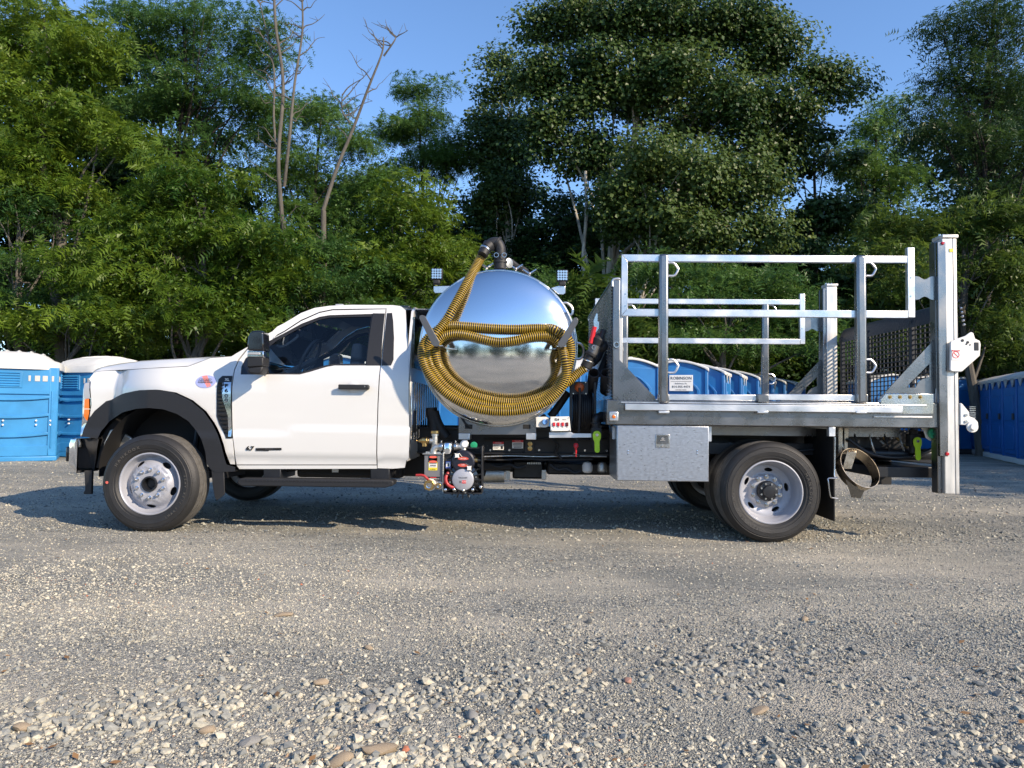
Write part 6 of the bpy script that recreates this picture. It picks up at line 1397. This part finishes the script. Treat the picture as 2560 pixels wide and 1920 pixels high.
a = rect(z5, 1700, 350, 1960, 400, 6.6); q = MB(); q.prismz(z5, [(1700,345),(1962,360),(1962,402),(1700,378)], 6.55, .1); q.build('tail_beam', M['frame'], truck, bevel=.01)
a = rect(z5, 1622, 340, 1700, 512, 6.9); MB().box(a[0], a[1], 6.9, 6.95, a[2], a[3]).build('spare_flap', M['shut'], truck)
# ------------------------------------------------------------------ things on the frame between cab and tool box
def label(z, x0, y0, x1, y1, Y, bands, parent, name='warning_label', base='label_white'):
    a = rect(z, x0, y0, x1, y1, Y); o_ = MB().box(a[0], a[1], Y, Y+.002, a[2], a[3]).build(name, M[base], parent)
    for f0_, f1_, m_, x0_, x1_ in bands:
        h_ = a[3]-a[2]; w_ = a[1]-a[0]; MB().box(a[0]+w_*x0_, a[0]+w_*x1_, Y-.0008, Y-.0002, a[3]-h_*f1_, a[3]-h_*f0_).build('print_band', M[m_], o_)
    return o_, a
lb, a = label(z3, 918, 412, 1025, 492, 6.68, [(0,.28,'label_red',0,1),(.36,.42,'ink_grey',.06,.6),(.5,.56,'ink_grey',.06,.5),(.64,.70,'ink_grey',.06,.55),(.78,.84,'ink_grey',.06,.45),(.5,.9,'ink',.72,.92)], truck); text('DANGER', .014, ((a[0]+a[1])/2, 6.6785, a[3]-.011), M['label_white'], lb)
lb, a = label(z3, 1108, 397, 1217, 478, 6.68, [(0,.26,'label_red',0,1),(.36,.44,'ink_grey',.1,.9),(.52,.60,'ink_grey',.08,.92),(.68,.76,'ink_grey',.1,.9),(.84,.92,'ink_grey',.15,.85)], truck); text('DANGER', .014, ((a[0]+a[1])/2, 6.6785, a[3]-.010), M['label_white'], lb)
for x_, y_ in ((893,494),(1080,494),(1374,494),(1825,497),(2040,500)): c_ = W(z3, x_, y_, 6.73); MB().cyl(c_, c_+Vector((0,-.015,0)), .011, 6).build('frame_bolt', M['steel'], truck)
for y_ in (433, 478): c_ = W(z3, 1284, y_, 6.7); MB().lathe([(.022,0),(.022,-.012),(.010,-.014),(.0,-.014)], c_, (0,1,0), 16).build('hydraulic_port', M['brass'], truck)
a = rect(z3, 1232, 400, 1330, 545, 6.72); MB().box(a[0], a[1], 6.705, 6.72, a[2], a[3]).build('port_plate', M['frame'], truck, bevel=.003)
c_ = W(z3, 1300, 680, 7.1); q = MB()
a = rect(z3, 820, 610, 1110, 700, 6.9); q.box(a[0], a[1], 6.9, 7.4, a[2], a[3]); a = rect(z3, 1110, 600, 1420, 780, 7.1); q.box(a[0], a[1], 7.1, 7.5, a[2], a[3]); a = rect(z3, 1450, 620, 2050, 740, 7.0); q.box(a[0], a[1]+.9, 7.0, 7.4, a[2], a[3]); q.box(-1.0, 1.2, 7.3, 7.45, .44, .80); q.build('gearbox_guards_and_dark_fill', M['frame'], truck, bevel=.02)  # last box: added dark filler that keeps the gap under the frame dark
q = MB(); q.tube([W(z3,820,735,7.0), W(z3,1030,735,7.0)], .08, 18); q.build('exhaust_can', M['cast'], truck)
for x_ in (1062, 1420): a = rect(z3, x_-22, 690, x_+25, 788, 6.95); MB().box(a[0], a[1], 6.95, 6.97, a[2], a[3]).build('hanger_tab', M['cast'], truck, bevel=.004)
for x0, x1, yb in ((1792,1908,722),(1952,2040,722)): c0 = W(z3, (x0+x1)/2, 620, 6.75); c1 = W(z3, (x0+x1)/2, yb, 6.75); MB().lathe([(.0,0),(.03,.003),(.048,.02),(.050,.07),(.035,.10),(.0,.11)], c1, (0,0,1), 20).build('white_reservoir', M['label_white'] if x0 < 1900 else M['cast'], truck)
# ---- pump set
pm_ = grp('vacuum_pump'); YP = 6.10
b7 = lambda mb, x0, y0, x1, y1, Y, d: mb.boxz(z7, x0, y0, x1, y1, Y, d)
q = MB(); b7(q, 178, 668, 572, 1440, YP, .20); q.build('oil_reservoir', mat('grey_painted_steel', (.20,.20,.21), .35, metal=.3, var=.05), pm_, bevel=.004)
q = MB(); b7(q, 140, 645, 600, 667, YP-.015, .24); b7(q, 210, 605, 545, 643, YP+.02, .16); b7(q, 576, 620, 604, 1495, YP-.02, .23); q.build('reservoir_flange', M['cast'], pm_, bevel=.002)
q = MB(); b7(q, 608, 700, 1440, 1530, YP+.16, .02); b7(q, 608, 1500, 1430, 1530, YP-.05, .23); b7(q, 1420, 480, 1450, 1530, YP-.02, .2); b7(q, 1110, 518, 1478, 545, YP, .16); b7(q, 620, 400, 780, 1000, YP+.02, .14); b7(q, 920, 1420, 990, 1500, YP-.03, .1); b7(q, 1060, 1420, 1140, 1500, YP-.03, .1); q.build('mount_frame', M['frame'], pm_, bevel=.004)
q = MB(); b7(q, 640, 760, 790, 1010, YP-.01, .1); q.build('oil_tank', M['gloss_black'], pm_, bevel=.01)
c_ = W(z7, 700, 600, YP+.02); MB().lathe([(.0,.075),(.034,.075),(.040,.065),(.042,.02),(.042,-.02),(.0,-.02)], c_, (0,0,1), 28).build('filter_cap', M['chrome'], pm_, bevel=.003)
q = MB(); q.tube([W(z7,590,500,YP+.03), W(z7,850,500,YP+.03)], .034, 18); q.build('hose_sleeve', M['plastic'], pm_)
for x_ in (555, 865): q = MB(); q.cyl(W(z7,x_-32,500,YP+.03), W(z7,x_+32,500,YP+.03), .040, 22); q.ball(W(z7,x_,380,YP+.03), .008, 8); q.build('hose_clamp', M['steel'], pm_, bevel=.002)
q = MB(); q.tube(cr([W(z7,385,640,YP+.03), W(z7,388,580,YP+.03), W(z7,430,515,YP+.03), W(z7,525,500,YP+.03)], 6), .029, 18); q.build('elbow', M['cast'], pm_)
q = MB(); q.tube(cr([W(z7,895,500,YP+.03), W(z7,970,500,YP+.03), W(z7,1035,540,YP+.03), W(z7,1045,640,YP+.03)], 6), .029, 18); q.cyl(W(z7,1040,600,YP+.03), W(z7,1040,665,YP+.03), .042, 20); q.build('elbow', M['cast'], pm_)
q = MB(); q.tube([W(z7,418,250,YP+.10), W(z7,400,600,YP+.10)], .027, 18); q.tube([W(z7,300,370,YP+.10), W(z7,420,370,YP+.10)], .025, 16); q.cyl(W(z7,418,215,YP+.10), W(z7,418,255,YP+.10), .034, 18); q.build('tee', M['cast'], pm_)
q = MB(); q.cyl(W(z7,418,150,YP+.10), W(z7,418,205,YP+.10), .038, 18); q.build('gold_clamp', M['brass'], pm_)
q = MB(); q.cyl(W(z7,285,370,YP+.10), W(z7,130,360,YP+.10), .028, 16); q.cyl(W(z7,130,360,YP+.10), W(z7,60,370,YP+.10), .020, 12, r2=.012); q.cyl(W(z7,195,400,YP+.10), W(z7,195,490,YP+.10), .022, 14); q.cyl(W(z7,60,370,YP+.10), W(z7,0,362,YP+.08), .004, 6); q.cyl(W(z7,245,362,YP+.10), W(z7,225,362,YP+.10), .033, 8); q.build('relief_valve', M['brass'], pm_, bevel=.002)
c_ = W(z7, 1065, 440, YP+.02); MB().lathe([(.030,0),(.036,-.005),(.036,-.02),(.032,-.022),(.0,-.018)], c_, (.1,1,-.1), 24).build('pressure_gauge', M['cast'], pm_)
c_ = W(z7, 1066, 440, YP-.003); MB().lathe([(.027,0),(.0,-.001)], c_, (.1,1,-.1), 20).build('gauge_face', M['label_white'], pm_)
c_ = W(z7, 1265, 462, YP+.1); MB().lathe([(.030,0),(.030,-.01),(.022,-.012),(.0,-.012)], c_, (0,1,0), 20).build('sight_glass', M['green'], pm_)
c_ = W(z7, 1030, 825, YP-.04); co = MB().lathe([(.001,-.016),(.085,-.014),(.097,-.004),(.100,.01),(.100,.16)], c_, (0,1,0), 48).build('pump_cover', mat('navy_black_enamel', (.012,.014,.025), .35), pm_, bevel=0)
for y_ in (760, 895):
    p_ = W(z7, 1030, y_, YP-.06); n = 24; sg_ = 1 if y_ == 760 else -1
    MB().prism([(p_.x + .046*math.cos(t), p_.z + (.017 if math.sin(t)*sg_ > 0 else .011)*math.sin(t)*1.0) for t in np.linspace(0, 6.283, n+1)[:-1]], YP-.0595, YP-.0575).build('red_oval', mat('coral_label', (.55,.09,.06), .4), co)
text('CAUTION', .012, tuple(W(z7, 1030, 760, YP-.0602)), M['label_white'], co); text('HOT', .013, tuple(W(z7, 1030, 895, YP-.0602)), M['label_white'], co)
for x_, y_ in ((895,690),(1160,965)):
    p_ = W(z7, x_, y_, YP-.075); n = 16; MB().prism([(p_.x + (.029 if k % 4 == 0 else .017)*math.cos(6.283*k/n+.785), p_.z + (.029 if k % 4 == 0 else .017)*math.sin(6.283*k/n+.785)) for k in range(n)], YP-.08, YP-.066).build('star_knob', M['white_steel'], pm_, bevel=.002)
q = MB(); q.tube([W(z7,940,640,YP-.06), W(z7,1000,720,YP-.06)], .004, 6); q.tube([W(z7,1080,860,YP-.06), W(z7,1215,930,YP-.06)], .004, 6); q.build('hinge_rod', M['steel'], pm_)
q = MB(); q.lathe([(.03,0),(.036,0),(.036,.03),(.022,.032),(.022,.06)], W(z7,1190,790,YP), (1,0,0), 16); q.tube([W(z7,1240,790,YP), W(z7,1310,790,YP)], .012, 10); q.build('brass_fitting', M['brass'], pm_); MB().tube([W(z7,1300,790,YP), W(z7,1420,795,YP)], .012, 10).build('black_pipe', M['plastic'], pm_)
c_ = W(z7, 1025, 1215, YP-.05); so_ = MB().lathe([(.0,-.014),(.080,-.014),(.090,-.008),(.093,.0),(.093,.06)], c_, (0,1,0), 48).build('end_plate', M['rim'], pm_)
text('VACUUM', .018, tuple(W(z7, 1025, 1175, YP-.0655)), M['ink_grey'], so_)
MB().boxz(z7, 1003, 1234, 1094, 1296, YP-.0665, .002).build('red_label', M['label_red'], so_); text('PUMP', .015, tuple(W(z7, 1048, 1266, YP-.0675)), M['label_white'], so_)
q = MB(); q.boxz(z7, 945, 1238, 985, 1288, YP-.066, .001); q.build('square_mark', M['ink_grey'], so_)
q = MB()
for k in range(20):
    a_ = 6.283*k/20; p_ = c_ + Vector((.125*math.cos(a_), .05, .125*math.sin(a_))); q.obox(p_, Vector((math.cos(a_),0,math.sin(a_)))*.035, (0,.05,0), Vector((-math.sin(a_),0,math.cos(a_)))*.005)
q.lathe([(.095,.02),(.13,.03),(.135,.12)], c_, (0,1,0), 32); q.build('cooling_fins', M['gloss_black'], pm_)
for k in range(8): a_ = 6.283*k/8+.2; p_ = c_ + Vector((.112*math.cos(a_), .0, .112*math.sin(a_))); MB().cyl(p_, p_+Vector((0,.03,0)), .008, 6).build('bolt', M['steel'], pm_)
MB().tube(cr([W(z7,715,1050,YP-.02), W(z7,665,1130,YP-.04), W(z7,650,1220,YP-.05), W(z7,685,1310,YP-.05), W(z7,760,1370,YP-.05), W(z7,850,1385,YP-.04)], 6), .014, 12).build('red_hose', M['redhose'], pm_)
MB().tube([W(z7,625,1130,YP-.03), W(z7,618,1290,YP-.03), W(z7,590,1320,YP-.03)], .006, 8).build('red_wire', M['redhose'], pm_)
MB().tube(cr([W(z7,0,1120,YP-.05), W(z7,150,1122,YP-.06), W(z7,235,1180,YP-.06), W(z7,262,1215,YP-.04)], 5), .011, 8).build('red_lever', M['redhose'], pm_)
for x_, y_, r_, rw in ((290,1330,.047,.052),(490,1345,.026,.033)):
    c_ = W(z7, x_+25, y_-5, YP-.002); MB().cyl(c_, c_+Vector((0,-.006,0)), rw, 24).build('white_washer', M['label_white'], pm_)
    c_ = W(z7, x_-8, y_+8, YP-.05); MB().lathe([(r_*.55,.0),(r_,0),(r_,.045),(r_*.8,.047),(r_*.8,.05)], c_, (0,1,0), 8).build('ball_valve', M['brass'], pm_, bevel=.002)
    MB().lathe([(r_*.55,.002),(r_*.5,.03),(0,.03)], c_, (0,1,0), 20).build('valve_bore', M['chrome'], pm_)
q = MB(); q.cyl(W(z7,290,1290,YP-.03), W(z7,290,1210,YP-.03), .014, 10); q.build('valve_stem', M['brass'], pm_)
for x_, y_, m_ in ((645,1435,'chrome'),(1240,1435,'chrome'),(830,1432,'steel'),(1035,1450,'steel'),(1412,1380,'steel')): c_ = W(z7, x_, y_, YP-.05); MB().ball(c_, .016, 10).build('bolt_head', M[m_], pm_)
for k in range(26):
    r_ = random.Random(k); x_, y_ = r_.uniform(1190,1400), r_.uniform(900,1400); c_ = W(z7, x_, y_, YP+.02); MB().obox(c_, (r_.uniform(.008,.022),0,r_.uniform(-.01,.01)), (0,.02,0), (0,0,r_.uniform(.004,.014))).build('casting_boss', M['gloss_black'], pm_, bevel=.002)
lb, a = label(z7, 275, 700, 466, 1012, YP-.003, [(0,.43,'ink',0,1),(.15,.32,'label_white',.03,.97),(.46,.8,'label_white',.04,.96),(.45,.50,'label_yellow',0,1),(.62,.68,'label_red',.15,.85),(.84,1,'label_yellow',0,1),(.52,.56,'ink_grey',.1,.9),(.73,.76,'ink_grey',.1,.9)], pm_, base='label_yellow')
cx_ = (a[0]+a[1])/2; text('HOT', .014, (cx_-.01, YP-.0045, a[3]-(a[3]-a[2])*.235), M['ink'], lb, bold=.0004)
for f_ in (.07, .385):
    z_ = a[3]-(a[3]-a[2])*f_; MB().prism([(cx_+.034*math.cos(t), z_+.0095*math.sin(t)) for t in np.linspace(0,6.283,17)[:-1]], YP-.0052, YP-.0042).build('red_oval', mat('coral_print', (.75,.12,.08), .4), lb)
text('WARNING', .010, (cx_, YP-.0045, a[3]-(a[3]-a[2])*.92), M['ink'], lb)
lb, a = label(z7, 245, 1150, 513, 1228, YP-.003, [(.12,.3,'label_red',.25,.75)], pm_, base='ink'); text('WATER | SEPARATOR', .013, ((a[0]+a[1])/2, YP-.0045, a[2]+.012), M['label_white'], lb)
lb, a = label(z7, 650, 815, 756, 965, YP-.014, [(.14,.82,'label_white',.08,.92),(.25,.7,'ink_grey',.35,.65)], pm_, base='label_blue')
# lines, cables and small iron along the frame
def line(pts, r_, m_, name, Y): MB().tube(cr([W(z3, a_, b_, Y) for a_, b_ in pts], 5), r_, 7).build(name, M[m_], truck)
line([(830,395),(1000,388),(1250,392),(1500,385),(1800,392),(2040,388)], .012, 'plastic', 'cable_loom', 6.70)
line([(820,560),(1100,552),(1400,560),(1700,553),(2040,558)], .008, 'cast', 'brake_line', 6.71)
line([(820,585),(1000,592),(1200,582),(1500,590),(1900,585)], .010, 'plastic', 'air_line', 6.70)
line([(1500,390),(1560,450),(1540,520),(1600,580)], .012, 'plastic', 'wiring', 6.66)
line([(1380,180),(1420,150),(1440,175),(1480,190)], .012, 'plastic', 'wiring', 6.45)
line([(1590,312),(1588,345),(1600,372)], .006, 'lime', 'green_wire', 6.3)
line([(900,640),(980,660),(1080,640),(1160,670),(1240,650)], .018, 'plastic', 'heater_hose', 6.85)
line([(1480,640),(1560,690),(1640,680),(1720,720),(1790,700)], .02, 'plastic', 'suction_line', 6.8)
for x_, y_ in ((860,455),(1000,545),(1180,545),(1430,545),(1560,470),(1660,545),(1890,545),(1990,545),(950,470),(1470,420)):
    c_ = W(z3, x_, y_, 6.73); MB().cyl(c_, c_+Vector((0,-.010,0)), .008, 6).build('frame_rivet', M['frame'], truck)
for k in range(8):
    a = rect(z3, 1258+17*k, 615, 1268+17*k, 632, 6.9); MB().box(a[0], a[1], 6.88, 6.9, a[2], a[3]).build('fin', M['cast'], truck)
q = MB(); q.box(1.05, 2.6, 6.42, 6.50, .70, .80); q.tube(cr([(1.8,6.45,.80),(2.2,6.42,.72),(2.7,6.40,.76),(3.2,6.38,.70),(3.6,6.36,.74)], 5), .014, 7); q.build('bed_wiring', M['frame'], truck)
for k in range(6): MB().tube(cr([(2.75+.13*k, 6.36, .90), (2.76+.13*k, 6.33, .80+.02*(k % 2)), (2.80+.13*k, 6.35, .72)], 4), .009, 6).build('hydraulic_hose', M['plastic'] if k % 2 else M['cast'], truck)
# a scatter of dry leaves and twigs on the gravel
q = MB(); r_ = random.Random(11)
for k in range(130):
    y_ = 1.9*(9/1.9)**r_.random(); x_ = r_.uniform(-.75, .75)*y_; z_ = float(gheight(np.array(x_), np.array(y_))) + .012; s_ = r_.uniform(.010,.022); a_ = r_.uniform(0, 6.28)
    u_ = Vector((math.cos(a_), math.sin(a_), r_.uniform(-.3,.3)))*s_; v_ = Vector((-math.sin(a_), math.cos(a_), r_.uniform(-.3,.3)))*s_*.5; c_ = Vector((x_, y_, z_))
    q.add([c_-u_, c_+v_, c_+u_, c_-v_], [(0,1,2),(0,2,3)])
tag(q.build('dry_leaves', mat('dry_leaf', (.20,.11,.045), .8, var=.4, vscale=3), None, fix=False), 'small dry brown leaves littering the gravel', 'leaf litter', kind='stuff')
